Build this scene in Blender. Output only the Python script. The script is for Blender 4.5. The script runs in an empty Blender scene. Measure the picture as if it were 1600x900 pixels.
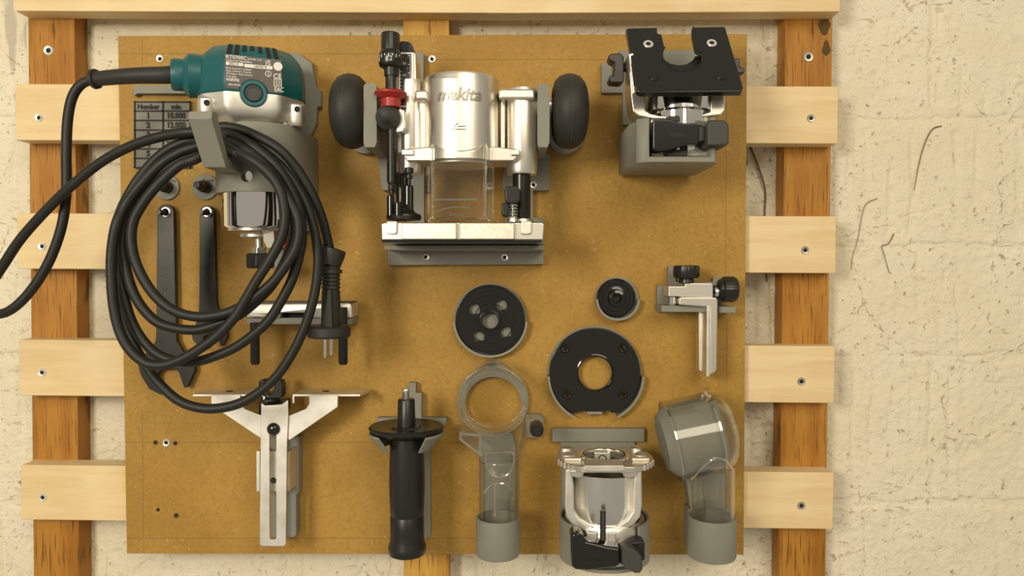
import bpy, bmesh, math, random
from mathutils import Vector, Matrix, noise
PI = math.pi
random.seed(7)
sc = bpy.context.scene
COL = sc.collection

# ------------------------------------------------------------------ camera
F = 1155.0            # focal length in pixels of a 1600x900 frame
L = .622              # camera distance from the wall (m)
TH = math.radians(1.47)
ZC = 1.5
cam = bpy.data.cameras.new('camera')
cam.lens = F / 1600 * 36
cam.sensor_width = 36
cam.clip_start = .01
camo = bpy.data.objects.new('camera', cam)
COL.objects.link(camo)
camo.location = (0, -L, ZC)
camo.rotation_euler = (PI / 2 - TH, 0, 0)
sc.camera = camo

# ------------------------------------------------------------------ light
w = bpy.data.worlds.new('world')
sc.world = w
w.use_nodes = True
w.node_tree.nodes['Background'].inputs[0].default_value = (1.0, .90, .74, 1)
w.node_tree.nodes['Background'].inputs[1].default_value = .36


def lamp(name, loc, aim, sx, sy, watts, col):
    la = bpy.data.lights.new(name, 'AREA')
    la.shape = 'RECTANGLE'
    la.size, la.size_y = sx, sy
    la.energy = watts
    la.color = col
    o = bpy.data.objects.new(name, la)
    COL.objects.link(o)
    o.location = loc
    o.rotation_euler = (Vector(aim) - Vector(loc)).to_track_quat('-Z', 'Y').to_euler()


lamp('work_lamp', (-.58, -1.15, 1.71), (.2, 0, 1.46), .26, .30, 8.4, (1, .92, .77))   # key, left of the camera
lamp('fill_lamp', (.9, -2.6, 2.8), (.15, 0, 1.3), 1.8, 1.2, 35, (1, .89, .70))       # wide soft fill added to lift the shade, no lamp known there
sc.view_settings.view_transform = 'Standard'
sc.view_settings.look = 'None'
sc.view_settings.gamma = 1
sc.view_settings.exposure = 0
sc.view_settings.use_curve_mapping = False


# ------------------------------------------------------------------ placing
def U(px, py, d=0.0):
    """point of the place seen at px,py that stands d millimetres in front of the wall"""
    fy = F * math.cos(TH) + (450 - py) * math.sin(TH)
    fz = -F * math.sin(TH) + (450 - py) * math.cos(TH)
    t = (L - d / 1000) / fy
    return Vector(((px - 800) * t, -d / 1000, ZC + fz * t))


def S(d):
    return (L - d / 1000) / F


# ------------------------------------------------------------------ materials
M = {}


def mat(name, col, rough=.5, metal=0., spec=.5, coat=0., var=None, bump=None, vs=(1, 1, 1)):
    """var=(scale, colour2, lo, hi) noise colour, bump=(scale, strength, distance mm)"""
    m = bpy.data.materials.new(name)
    m.use_nodes = True
    nt = m.node_tree
    p = nt.nodes['Principled BSDF']
    p.inputs['Base Color'].default_value = (*col, 1)
    p.inputs['Roughness'].default_value = rough
    p.inputs['Metallic'].default_value = metal
    p.inputs['Specular IOR Level'].default_value = spec
    p.inputs['Coat Weight'].default_value = coat
    p.inputs['Coat Roughness'].default_value = .08
    tc = nt.nodes.new('ShaderNodeTexCoord')
    mp = nt.nodes.new('ShaderNodeMapping')
    mp.inputs['Scale'].default_value = vs
    nt.links.new(tc.outputs['Object'], mp.inputs['Vector'])
    if var:
        n = nt.nodes.new('ShaderNodeTexNoise')
        n.inputs['Scale'].default_value = var[0]
        n.inputs['Detail'].default_value = 6
        nt.links.new(mp.outputs[0], n.inputs['Vector'])
        r = nt.nodes.new('ShaderNodeValToRGB')
        r.color_ramp.elements[0].position = var[2]
        r.color_ramp.elements[1].position = var[3]
        r.color_ramp.elements[0].color = (*var[1], 1)
        r.color_ramp.elements[1].color = (*col, 1)
        nt.links.new(n.outputs['Fac'], r.inputs[0])
        nt.links.new(r.outputs[0], p.inputs['Base Color'])
    if bump:
        n2 = nt.nodes.new('ShaderNodeTexNoise')
        n2.inputs['Scale'].default_value = bump[0]
        n2.inputs['Detail'].default_value = 4
        nt.links.new(mp.outputs[0], n2.inputs['Vector'])
        b = nt.nodes.new('ShaderNodeBump')
        b.inputs['Strength'].default_value = bump[1]
        b.inputs['Distance'].default_value = bump[2] / 1000
        nt.links.new(n2.outputs['Fac'], b.inputs['Height'])
        nt.links.new(b.outputs[0], p.inputs['Normal'])
    M[name] = m
    return m


def N(nt, kind, **kw):
    n = nt.nodes.new(kind)
    for k, v in kw.items():
        if k in n.inputs:
            n.inputs[k].default_value = v
        else:
            setattr(n, k, v)
    return n


def math_node(nt, op, a, b=None, c=None):
    n = nt.nodes.new('ShaderNodeMath')
    n.operation = op
    for i, v in enumerate((a, b, c)):
        if v is None:
            continue
        if isinstance(v, (int, float)):
            n.inputs[i].default_value = v
        else:
            nt.links.new(v, n.inputs[i])
    return n.outputs[0]


def mixc(nt, fac, a, b):
    n = nt.nodes.new('ShaderNodeMix')
    n.data_type = 'RGBA'
    for sock, v in ((n.inputs[0], fac), (n.inputs[6], a), (n.inputs[7], b)):
        if isinstance(v, (int, float)):
            sock.default_value = v
        elif isinstance(v, tuple):
            sock.default_value = (*v, 1)
        else:
            nt.links.new(v, sock)
    return n.outputs[2]


def ramp(nt, fac, a, b):
    n = nt.nodes.new('ShaderNodeMapRange')
    n.interpolation_type = 'SMOOTHSTEP'
    n.inputs['From Min'].default_value = a
    n.inputs['From Max'].default_value = b
    nt.links.new(fac, n.inputs['Value'])
    return n.outputs[0]


mat('pla', (.245, .24, .19), .5, 0, .35, var=(60, (.225, .22, .176), .35, .65))
nt = M['pla'].node_tree          # printed layer lines
tc = N(nt, 'ShaderNodeTexCoord')
wv = N(nt, 'ShaderNodeTexWave', Scale=560., Distortion=1.5, Detail=2.)
wv.bands_direction = 'Z'
nt.links.new(tc.outputs['Object'], wv.inputs['Vector'])
bp = N(nt, 'ShaderNodeBump', Strength=.18, Distance=.0003)
nt.links.new(wv.outputs['Fac'], bp.inputs['Height'])
nt.links.new(bp.outputs[0], nt.nodes['Principled BSDF'].inputs['Normal'])
mat('gloss_black', (.008, .008, .006), .12, 0, .5, coat=.3)
mat('plastic_black', (.012, .0115, .009), .34, 0, .5, bump=(900, .12, .2))
mat('rubber', (.026, .025, .0195), .55, 0, .4, bump=(500, .15, .2))
mat('cord_black', (.0135, .013, .0095), .52, 0, .4, bump=(700, .1, .2))
mat('grey_rubber', (.05, .05, .043), .55, 0, .4)
mat('tool_steel', (.035, .033, .027), .38, .55, .5, var=(120, (.022, .021, .018), .3, .7), bump=(900, .1, .1))
mat('aluminium', (.78, .74, .65), .34, 1., bump=(1600, .12, .15))
mat('satin_aluminium', (.86, .83, .76), .48, 1., var=(60, (.70, .66, .56), .35, .65))
mat('cast', (.78, .74, .64), .42, 1., var=(700, (.66, .60, .48), .35, .6), bump=(1500, .45, .3))
mat('chrome', (.86, .85, .82), .07, 1.)
mat('steel', (.80, .79, .75), .24, 1.)
mat('zinc', (.80, .79, .74), .32, .55)
mat('shade_black', (.012, .010, .006), .8)  # near-black stands in for the shade inside holes, slots and recesses
mat('teal', (.008, .098, .104), .42, 0, .45, bump=(1400, .12, .2))
mat('red', (.36, .022, .015), .4)
mat('label_brown', (.055, .040, .027), .3)
mat('label_white', (.72, .70, .62), .4)
mat('print_grey', (.07, .068, .055), .55)
mat('print_black', (.012, .011, .009), .6)
mat('dark_rod', (.028, .027, .022), .25, .6)
mat('root_brown', (.17, .12, .06), .8)
mat('dull_zinc', (.42, .41, .37), .36, .6)
mat('logo_shade_metal', (.36, .33, .27), .4, 1.)  # cover aluminium made darker, shaded relief edges put into the logo colour
mat('rough_aluminium', (.42, .40, .34), .65, .8)
mat('screw_hole', (.10, .055, .016), .9)


def clear(name, tint, gl, base=.05):
    m = bpy.data.materials.new(name)
    m.use_nodes = True
    nt = m.node_tree
    nt.nodes.remove(nt.nodes['Principled BSDF'])
    out = nt.nodes['Material Output']
    t = N(nt, 'ShaderNodeBsdfTransparent')
    t.inputs[0].default_value = (*tint, 1)
    g = N(nt, 'ShaderNodeBsdfGlossy', Roughness=.07)
    g.inputs[0].default_value = (.95, .95, .9, 1)
    fr = N(nt, 'ShaderNodeLayerWeight', Blend=.5)
    mx = N(nt, 'ShaderNodeMixShader')
    fac = math_node(nt, 'MULTIPLY_ADD', math_node(nt, 'POWER', fr.outputs['Facing'], 2.4), gl, base)
    nt.links.new(fac, mx.inputs[0])
    nt.links.new(t.outputs[0], mx.inputs[1])
    nt.links.new(g.outputs[0], mx.inputs[2])
    nt.links.new(mx.outputs[0], out.inputs[0])
    M[name] = m


clear('clear', (.965, .96, .94), .62)
clear('clear_edge_glint', (.93, .92, .88), .6, .30)  # glossier copy of clear, stands in for bright glints along edges


def wood(name, c1, c2, c3, axis, knots=0):
    m = mat(name, c1, .55, 0, .3)
    nt = m.node_tree
    p = nt.nodes['Principled BSDF']
    tc = N(nt, 'ShaderNodeTexCoord')
    mp = N(nt, 'ShaderNodeMapping')
    # grain runs along the chosen axis
    mp.inputs['Scale'].default_value = (6, 40, 90) if axis == 'x' else (90, 40, 5)
    nt.links.new(tc.outputs['Object'], mp.inputs['Vector'])
    n1 = N(nt, 'ShaderNodeTexNoise', Scale=1., Detail=6., Distortion=.6)
    nt.links.new(mp.outputs[0], n1.inputs['Vector'])
    n2 = N(nt, 'ShaderNodeTexNoise', Scale=14., Detail=3.)
    nt.links.new(tc.outputs['Object'], n2.inputs['Vector'])
    mp3 = N(nt, 'ShaderNodeMapping')
    mp3.inputs['Scale'].default_value = (30, 100, 900) if axis == 'x' else (700, 100, 35)
    nt.links.new(tc.outputs['Object'], mp3.inputs['Vector'])
    n3 = N(nt, 'ShaderNodeTexNoise', Scale=1., Detail=3.)
    nt.links.new(mp3.outputs[0], n3.inputs['Vector'])
    c = mixc(nt, ramp(nt, n1.outputs['Fac'], .38, .66), c1, c2)
    c = mixc(nt, math_node(nt, 'MULTIPLY', ramp(nt, n2.outputs['Fac'], .42, .72), .7), c, c3)
    fib = ramp(nt, n3.outputs['Fac'], .54, .72)
    c = mixc(nt, math_node(nt, 'MULTIPLY', fib, 1.0 if axis == 'z' else .12), c, tuple(v * .45 for v in c2))
    nt.links.new(c, p.inputs['Base Color'])
    b = N(nt, 'ShaderNodeBump', Strength=.35 if axis == 'z' else .12, Distance=.0006)
    nt.links.new(n3.outputs['Fac'], b.inputs['Height'])
    nt.links.new(b.outputs[0], p.inputs['Normal'])


wood('pine', (.80, .62, .34), (.72, .53, .27), (.84, .68, .40), 'x')
wood('stained', (.44, .20, .028), (.33, .13, .014), (.50, .245, .045), 'z')
wood('yellow_pine', (.62, .36, .07), (.52, .27, .04), (.68, .42, .10), 'z')


def mdf():
    m = mat('mdf', (.40, .225, .055), .6, 0, .3)
    nt = m.node_tree
    p = nt.nodes['Principled BSDF']
    g = N(nt, 'ShaderNodeNewGeometry')
    pos = g.outputs['Position']
    n1 = N(nt, 'ShaderNodeTexNoise', Scale=18., Detail=4.)
    n2 = N(nt, 'ShaderNodeTexNoise', Scale=420., Detail=3.)
    mp = N(nt, 'ShaderNodeMapping')
    n3 = N(nt, 'ShaderNodeTexNoise', Scale=260., Detail=1., Distortion=2.4)
    for n in (n1, n2, n3):
        nt.links.new(pos, n.inputs['Vector'])
    c = mixc(nt, ramp(nt, n1.outputs['Fac'], .35, .65), (.365, .205, .036), (.425, .248, .050))
    c = mixc(nt, math_node(nt, 'MULTIPLY', ramp(nt, n2.outputs['Fac'], .45, .7), .45), c, (.29, .15, .024))
    c = mixc(nt, math_node(nt, 'MULTIPLY', ramp(nt, n3.outputs['Fac'], .69, .74), .55), c, (.62, .42, .15))
    # pencil lines ruled on the board
    sep = N(nt, 'ShaderNodeSeparateXYZ')
    nt.links.new(pos, sep.inputs[0])
    X, Z = sep.outputs[0], sep.outputs[2]
    tot = None

    def band(sock, v, wd):
        a = math_node(nt, 'SUBTRACT', sock, v)
        return math_node(nt, 'LESS_THAN', math_node(nt, 'ABSOLUTE', a), wd)
    for kind, px0, px1, py in (('h', 186, 700, 84), ('h', 660, 1166, 93), ('h', 186, 720, 691), ('h', 186, 1160, 841),
                               ('v', 222, 60, 130), ('v', 222, 640, 865), ('v', 1136, 60, 500), ('v', 1136, 500, 860)):
        if kind == 'h':
            a = U(px0, py, 44)
            b = U(px1, py, 44)
            ln = math_node(nt, 'MULTIPLY', band(Z, a.z, .00035), band(X, (a.x + b.x) / 2, (b.x - a.x) / 2))
        else:
            a = U(px0, px1, 44)
            b = U(px0, py, 44)
            ln = math_node(nt, 'MULTIPLY', band(X, a.x, .00035), band(Z, (a.z + b.z) / 2, (a.z - b.z) / 2))
        tot = ln if tot is None else math_node(nt, 'MAXIMUM', tot, ln)
    c = mixc(nt, math_node(nt, 'MULTIPLY', tot, .38), c, (.12, .075, .03))
    nt.links.new(c, p.inputs['Base Color'])
    b = N(nt, 'ShaderNodeBump', Strength=.12, Distance=.0003)
    nt.links.new(n2.outputs['Fac'], b.inputs['Height'])
    nt.links.new(b.outputs[0], p.inputs['Normal'])


mdf()


def paint():
    m = mat('wall_paint', (.80, .70, .48), .62, 0, .3)
    nt = m.node_tree
    p = nt.nodes['Principled BSDF']
    pos = N(nt, 'ShaderNodeNewGeometry').outputs['Position']
    n1 = N(nt, 'ShaderNodeTexNoise', Scale=9., Detail=4.)
    n2 = N(nt, 'ShaderNodeTexNoise', Scale=150., Detail=5., Roughness=.65)
    n3 = N(nt, 'ShaderNodeTexNoise', Scale=16., Detail=3.)
    n4 = N(nt, 'ShaderNodeTexNoise', Scale=420., Detail=4.)
    mpv = N(nt, 'ShaderNodeMapping')
    mpv.inputs['Scale'].default_value = (60, 60, 170)
    n5 = N(nt, 'ShaderNodeTexNoise', Scale=1., Detail=5., Distortion=1.2)
    vo = N(nt, 'ShaderNodeTexVoronoi', Scale=9.)
    vo.feature = 'DISTANCE_TO_EDGE'
    nd = N(nt, 'ShaderNodeTexNoise', Scale=30., Detail=4.)
    for n in (n1, n2, n3, n4, nd):
        nt.links.new(pos, n.inputs['Vector'])
    nt.links.new(pos, mpv.inputs['Vector'])
    nt.links.new(mpv.outputs[0], n5.inputs['Vector'])
    va = N(nt, 'ShaderNodeVectorMath', operation='MULTIPLY_ADD')
    nt.links.new(nd.outputs['Color'], va.inputs[0])
    va.inputs[1].default_value = (.025, .025, .025)
    nt.links.new(pos, va.inputs[2])
    nt.links.new(va.outputs[0], vo.inputs['Vector'])
    c = mixc(nt, ramp(nt, n1.outputs['Fac'], .3, .7), (.765, .69, .50), (.815, .75, .575))
    # scattered dirt specks in patches, flat streaks and hairline cracks
    sp = math_node(nt, 'MULTIPLY', ramp(nt, n2.outputs['Fac'], .60, .67), ramp(nt, n3.outputs['Fac'], .34, .56))
    c = mixc(nt, math_node(nt, 'MULTIPLY', sp, .75), c, (.26, .18, .085))
    n6 = N(nt, 'ShaderNodeTexNoise', Scale=380., Detail=3.)
    nt.links.new(pos, n6.inputs['Vector'])
    c = mixc(nt, math_node(nt, 'MULTIPLY', math_node(nt, 'MULTIPLY', ramp(nt, n6.outputs['Fac'], .66, .72), ramp(nt, n1.outputs['Fac'], .42, .58)), .8), c, (.20, .13, .06))
    st = math_node(nt, 'MULTIPLY', ramp(nt, n5.outputs['Fac'], .60, .70), ramp(nt, n1.outputs['Fac'], .42, .58))
    c = mixc(nt, math_node(nt, 'MULTIPLY', st, .6), c, (.42, .33, .19))
    cr = math_node(nt, 'MULTIPLY', math_node(nt, 'LESS_THAN', vo.outputs['Distance'], .0035), ramp(nt, n2.outputs['Fac'], .46, .56))
    c = mixc(nt, math_node(nt, 'MULTIPLY', cr, .55), c, (.24, .17, .09))
    # old grey limewash showing in the corner beside the plank
    sp3 = N(nt, 'ShaderNodeSeparateXYZ')
    nt.links.new(pos, sp3.inputs[0])
    mps = N(nt, 'ShaderNodeMapping')
    mps.inputs['Scale'].default_value = (70, 10, 14)
    nt.links.new(pos, mps.inputs['Vector'])
    ns = N(nt, 'ShaderNodeTexNoise', Scale=1., Detail=5.)
    nt.links.new(mps.outputs[0], ns.inputs['Vector'])
    q0 = U(42, 150, 0)
    gm = math_node(nt, 'MULTIPLY', math_node(nt, 'MULTIPLY', math_node(nt, 'LESS_THAN', sp3.outputs[0], q0.x), ramp(nt, sp3.outputs[2], q0.z - .01, q0.z + .02)), ramp(nt, ns.outputs['Fac'], .47, .56))
    c = mixc(nt, math_node(nt, 'MULTIPLY', gm, .6), c, (.40, .36, .29))
    nt.links.new(c, p.inputs['Base Color'])
    h = math_node(nt, 'MULTIPLY_ADD', n4.outputs['Fac'], .35, n2.outputs['Fac'])
    b = N(nt, 'ShaderNodeBump', Strength=.9, Distance=.0022)
    nt.links.new(h, b.inputs['Height'])
    nt.links.new(b.outputs[0], p.inputs['Normal'])


paint()


# ------------------------------------------------------------------ mesh tools
ORG = {}


def frame_of(ax):
    ax = Vector(ax).normalized()
    h = Vector((0, 0, 1)) if abs(ax.z) < .9 else Vector((0, -1, 0))
    e1 = (h - ax * h.dot(ax)).normalized()
    return e1, ax.cross(e1), ax


class B:
    def __init__(s):
        s.v = []
        s.f = []
        s.m = []
        s.mi = 0

    def add(s, vs, fs):
        o = len(s.v)
        s.v += [Vector(v) for v in vs]
        s.f += [tuple(i + o for i in f) for f in fs]
        s.m += [s.mi] * len(fs)
        return s

    def grid(s, rings, closed=True, caps=(True, True), loop=False):
        n = len(rings[0])
        vs = [p for r in rings for p in r]
        fs = []
        k = len(rings)
        for i in range(k if loop else k - 1):
            a, b = i * n, ((i + 1) % k) * n
            for j in range(n if closed else n - 1):
                j2 = (j + 1) % n
                fs.append((a + j, a + j2, b + j2, b + j))
        if not loop:
            if caps[0]:
                fs.append(tuple(range(n - 1, -1, -1)))
            if caps[1]:
                fs.append(tuple(range((k - 1) * n, k * n)))
        return s.add(vs, fs)

    def extr(s, pts, vec, holes=()):
        pts = [Vector(p) for p in pts]
        vec = Vector(vec)
        if not holes:
            return s.grid([pts, [p + vec for p in pts]])
        loops = [pts] + [[Vector(p) for p in h] for h in holes]
        bm = bmesh.new()
        es = []
        for lp in loops:
            vv = [bm.verts.new(p) for p in lp]
            for i in range(len(vv)):
                es.append(bm.edges.new((vv[i], vv[(i + 1) % len(vv)])))
        bm.verts.index_update()
        bmesh.ops.triangle_fill(bm, use_beauty=True, use_dissolve=False, edges=es)
        bm.verts.index_update()
        tri = [tuple(v.index for v in f.verts) for f in bm.faces]
        bm.free()
        allp = [p for lp in loops for p in lp]
        n = len(allp)
        fs = list(tri) + [tuple(i + n for i in reversed(t)) for t in tri]
        o = 0
        for lp in loops:
            k = len(lp)
            for i in range(k):
                j = (i + 1) % k
                fs.append((o + i, o + j, o + j + n, o + i + n))
            o += k
        return s.add(allp + [p + vec for p in allp], fs)

    def prism(s, pts, d0, d1, ref=None, holes=()):
        ref = d1 if ref is None else ref

        def q(p):
            v = U(p[0], p[1], ref)
            v.y = -d1 / 1000
            return v
        return s.extr([q(p) for p in pts], (0, (d1 - d0) / 1000, 0), [[q(p) for p in h] for h in holes])

    def bx(s, x0, y0, x1, y1, d0, d1, ref=None):
        return s.prism([(x0, y0), (x1, y0), (x1, y1), (x0, y1)], d0, d1, ref)

    def lathe(s, O, ax, prof, n=32, a0=0., a1=2 * PI, cp=False, ref=None, lobes=None):
        e1, e2, ax = frame_of(ax)
        if ref is not None:
            e1 = Vector(ref).normalized()
            e2 = ax.cross(e1)
        full = abs(a1 - a0 - 2 * PI) < 1e-6
        O = Vector(O)
        if full:
            rings = []
            for r, h in prof:
                ring = []
                for k in range(n):
                    a = 2 * PI * k / n
                    rr = max(r, 1e-6)
                    if lobes and r > 1e-5:
                        rr *= 1 + lobes[1] * math.cos(lobes[0] * a)
                    ring.append(O + ax * h + e1 * (rr * math.cos(a)) + e2 * (rr * math.sin(a)))
                rings.append(ring)
            return s.grid(rings, True, (not cp, not cp), cp)
        rings = []
        for k in range(n + 1):
            a = a0 + (a1 - a0) * k / n
            rings.append([O + ax * h + e1 * (r * math.cos(a)) + e2 * (r * math.sin(a)) for r, h in prof])
        return s.grid(rings, True)

    def lz(s, cx, d, prof, n=32, cp=False, a0=0., a1=2 * PI, x=None, lobes=None):
        """upright axis; prof = (radius px, y px). arcs: angle 0 faces the viewer, + to the right"""
        ym = sum(p[1] for p in prof) / len(prof)
        O = U(cx, ym, d)
        if x is not None:
            O.x = x
        return s.lathe(O, (0, 0, 1), [(r * S(d), U(cx, y, d).z - O.z) for r, y in prof], n, a0, a1, cp, (0, -1, 0), lobes)

    def ly(s, cx, cy, d, prof, n=32, cp=False, a0=0., a1=2 * PI, lobes=None):
        """axis towards the viewer; prof = (radius px, depth mm); angle 0 up"""
        O = U(cx, cy, d)
        return s.lathe(O, (0, -1, 0), [(r * S(d), (dd - d) / 1000) for r, dd in prof], n, a0, a1, cp, (0, 0, 1), lobes)

    def lx(s, cy, d, prof, n=32, cp=False, lobes=None):
        """axis along the wall; prof = (radius px, x px)"""
        O = U(prof[0][1], cy, d)
        return s.lathe(O, (1, 0, 0), [(r * S(d), U(x, cy, d).x - O.x) for r, x in prof], n, cp=cp, lobes=lobes)

    def tube(s, pts, r, n=10):
        pts = [Vector(p) for p in pts]
        rs = r if isinstance(r, (list, tuple)) else [r] * len(pts)
        t = (pts[1] - pts[0]).normalized()
        e1, e2, _ = frame_of(t)
        rings = []
        for i, p in enumerate(pts):
            a = pts[max(i - 1, 0)]
            b = pts[min(i + 1, len(pts) - 1)]
            t2 = (b - a).normalized()
            e1 = (e1 - t2 * e1.dot(t2)).normalized()
            e2 = t2.cross(e1)
            rings.append([p + e1 * (rs[i] * math.cos(2 * PI * k / n)) + e2 * (rs[i] * math.sin(2 * PI * k / n)) for k in range(n)])
        return s.grid(rings)

    def make(s, name, m, parent=None, bevel=0, ang=38, label=None, seg=2):
        me = bpy.data.meshes.new(name)
        if parent is None:
            lo_ = Vector((min(v[i] for v in s.v) for i in range(3)))
            hi = Vector((max(v[i] for v in s.v) for i in range(3)))
            org = (lo_ + hi) / 2
            org.z = lo_.z
        else:
            org = ORG[parent.name]
        me.from_pydata([v - org for v in s.v], [], s.f)
        ms = m if isinstance(m, (list, tuple)) else [m]
        for k in ms:
            me.materials.append(M[k])
        me.polygons.foreach_set('material_index', s.m)
        bm = bmesh.new()
        bm.from_mesh(me)
        bmesh.ops.recalc_face_normals(bm, faces=bm.faces)
        bm.to_mesh(me)
        bm.free()
        me.polygons.foreach_set('use_smooth', [True] * len(me.polygons))
        me.set_sharp_from_angle(angle=math.radians(ang))
        me.update()
        o = bpy.data.objects.new(name, me)
        COL.objects.link(o)
        if parent is None:
            o.location = org
            ORG[o.name] = org
        else:
            o.parent = parent
            ORG[o.name] = ORG[parent.name]
        if bevel:
            bv = o.modifiers.new('bevel', 'BEVEL')
            bv.width = bevel / 1000
            bv.segments = seg
            bv.limit_method = 'ANGLE'
            bv.angle_limit = math.radians(40)
            bv.harden_normals = True
        if label:
            o['label'] = label
        return o


def tag(o, label, cat, group=None):
    o['label'] = label
    o['category'] = cat
    if group:
        o['group'] = group
    return o


def thing(name, label, cat, px, py, d, group=None):
    o = bpy.data.objects.new(name, None)
    o.empty_display_size = .01
    COL.objects.link(o)
    o.location = U(px, py, d)
    ORG[o.name] = Vector(o.location)
    return tag(o, label, cat, group)


def arc(cx, cy, r, a0, a1, n, ry=None):
    """pixel arc, degrees clockwise from up"""
    ry = r if ry is None else ry
    return [(cx + r * math.sin(math.radians(a0 + (a1 - a0) * k / n)), cy - ry * math.cos(math.radians(a0 + (a1 - a0) * k / n))) for k in range(n + 1)]


def circ(cx, cy, r, n=24, ry=None):
    return arc(cx, cy, r, 0, 360, n, ry)[:-1]


def cutout(o, cb):
    """subtract the shape of builder cb from object o (applied at once)"""
    c = cb.make('cutter', 'pla', None)
    c.data.materials.clear()
    m = o.modifiers.new('cut', 'BOOLEAN')
    m.operation = 'DIFFERENCE'
    m.solver = 'EXACT'
    m.object = c
    bpy.context.view_layer.update()
    dg = bpy.context.evaluated_depsgraph_get()
    me = bpy.data.meshes.new_from_object(o.evaluated_get(dg))
    o.modifiers.clear()
    old = o.data
    o.data = me
    me.name = old.name
    me.set_sharp_from_angle(angle=math.radians(38))
    bpy.data.objects.remove(c)


def text(body, O, ex, ey, size, m, parent, name='lettering', extr=.12, align='CENTER', R=None, shear=0., bold=0., sx=1.):
    """raised lettering; ex, ey = writing directions; R bends it round an upright cylinder (centre behind O)"""
    cu = bpy.data.curves.new('t', 'FONT')
    cu.body = body
    cu.size = 1
    cu.align_x = align
    cu.shear = shear
    cu.offset = bold
    cu.resolution_u = 2
    to = bpy.data.objects.new('t', cu)
    me = bpy.data.meshes.new_from_object(to)
    bpy.data.objects.remove(to)
    bpy.data.curves.remove(cu)
    ex = Vector(ex).normalized()
    ey = Vector(ey).normalized()
    n = ex.cross(ey)
    O = Vector(O)
    b = B()
    bm = bmesh.new()
    bm.from_mesh(me)
    if R:
        bmesh.ops.subdivide_edges(bm, edges=[e for e in bm.edges if e.calc_length() > .2], cuts=1)
    geo = bmesh.ops.extrude_face_region(bm, geom=bm.faces[:])
    for v in geo['geom']:
        if isinstance(v, bmesh.types.BMVert):
            v.co.z += 1
    bm.verts.index_update()

    def place(c):
        x, y, z = c.x * size * sx, c.y * size, c.z * extr / 1000
        if R:
            a = x / R
            return O + ey * y + ex * ((R + z) * math.sin(a)) + n * ((R + z) * math.cos(a) - R)
        return O + ex * x + ey * y + n * z
    b.add([place(v.co) for v in bm.verts], [tuple(v.index for v in f.verts) for f in bm.faces])
    bm.free()
    bpy.data.meshes.remove(me)
    return b.make(name, m, parent)


EX, EZ = Vector((1, 0, 0)), Vector((0, 0, 1))


def flat_text(body, px, py, h, d, m, parent, **kw):
    """capital height h px, baseline centre at px,py"""
    return text(body, U(px, py, d), EX, EZ, h * S(d) / .70, m, parent, **kw)


SCREW = {}


def screw(parent, px, py, d, r=6.5, metal='zinc', nrm=None, O=None, rot=0):
    key = (round(r, 1), metal)
    if key not in SCREW:
        b = B()
        R = r * S(44)
        b.lathe((0, 0, 0), (0, -1, 0), [(R, -.0008), (R, .0003), (R * .9, .0007), (R * .5, .0005)], 24, cp=False)
        b.f.pop()
        b.m.pop()
        o2 = len(b.v)
        b.mi = 1
        b.lathe((0, 0, 0), (0, -1, 0), [(R * .5, .0005), (R * .44, -.0002), (R * .2, -.0003)], 24, lobes=(6, .13))
        me_o = b.make('screw', [metal, 'shade_black'], None)
        SCREW[key] = me_o.data
        # mesh verts are relative to its own origin
        SCREW[key]['off'] = list(me_o.location)
        bpy.data.objects.remove(me_o)
    me = SCREW[key]
    o = bpy.data.objects.new('screw', me)
    COL.objects.link(o)
    o.parent = parent
    P = Vector(O) if O is not None else U(px, py, d)
    off = Vector(me['off'])
    q = Vector((0, -1, 0)).rotation_difference(Vector(nrm)) if nrm is not None else Matrix.Rotation(rot, 3, 'Y').to_quaternion()
    o.rotation_mode = 'QUATERNION'
    o.rotation_quaternion = q
    o.location = P - ORG[parent.name] + q @ off
    return o


def catmull(pts, sub=5):
    out = []
    n = len(pts)
    for i in range(n - 1):
        p0 = pts[max(i - 1, 0)]
        p1 = pts[i]
        p2 = pts[i + 1]
        p3 = pts[min(i + 2, n - 1)]
        for k in range(sub):
            t = k / sub
            out.append(.5 * ((2 * p1) + (p2 - p0) * t + (2 * p0 - 5 * p1 + 4 * p2 - p3) * t * t + (3 * p1 - p0 - 3 * p2 + p3) * t ** 3))
    out.append(pts[-1])
    return out


# ------------------------------------------------------------------ painted brick wall
def sm(x):
    x = max(0., min(1., x))
    return x * x * (3 - 2 * x)


def nz(x, z, s, k=0.):
    return noise.noise(Vector((x * s, z * s, 3.7 + k)))


def relief(x, z, x0, x1, z0, z1, seed):
    """depth (mm, <= 0) of the painted brick face"""
    X, Zz = x * 1000, z * 1000
    wob = 5.0 * nz(x, z, 24, 5) + 2.6 * nz(x, z, 75, 9) + 1.0 * nz(x, z, 210, 3)
    eh = min(Zz - z0 * 1000, z1 * 1000 - Zz) + wob
    ev = min(X - x0 * 1000, x1 * 1000 - X) + wob
    h = -2.6 * (1 - sm((eh + 1) / 4.5)) - .9 * (1 - sm(ev / 4.0)) - .55
    h += 1.1 * nz(x, z, 14) + .9 * nz(x, z, 42, 2) + .7 * nz(x, z, 110, 4) + .5 * nz(x, z, 260, 6)
    h -= 1.2 * sm((nz(x, z, 60, 21) - .38) * 4)
    # upright scored grooves, worn away in places
    g = math.sin((X + 5 * nz(x, z, 16, 8) + seed) * 2 * PI / (15.5 + (seed % 5)))
    am = sm((noise.noise(Vector((x * 26, z * 9, seed * 1.7))) + .12) * 2.2) * sm((eh - 5) / 12)
    h -= 1.5 * am * sm((g - .3) / .6)
    return min(h, -.05)


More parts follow.
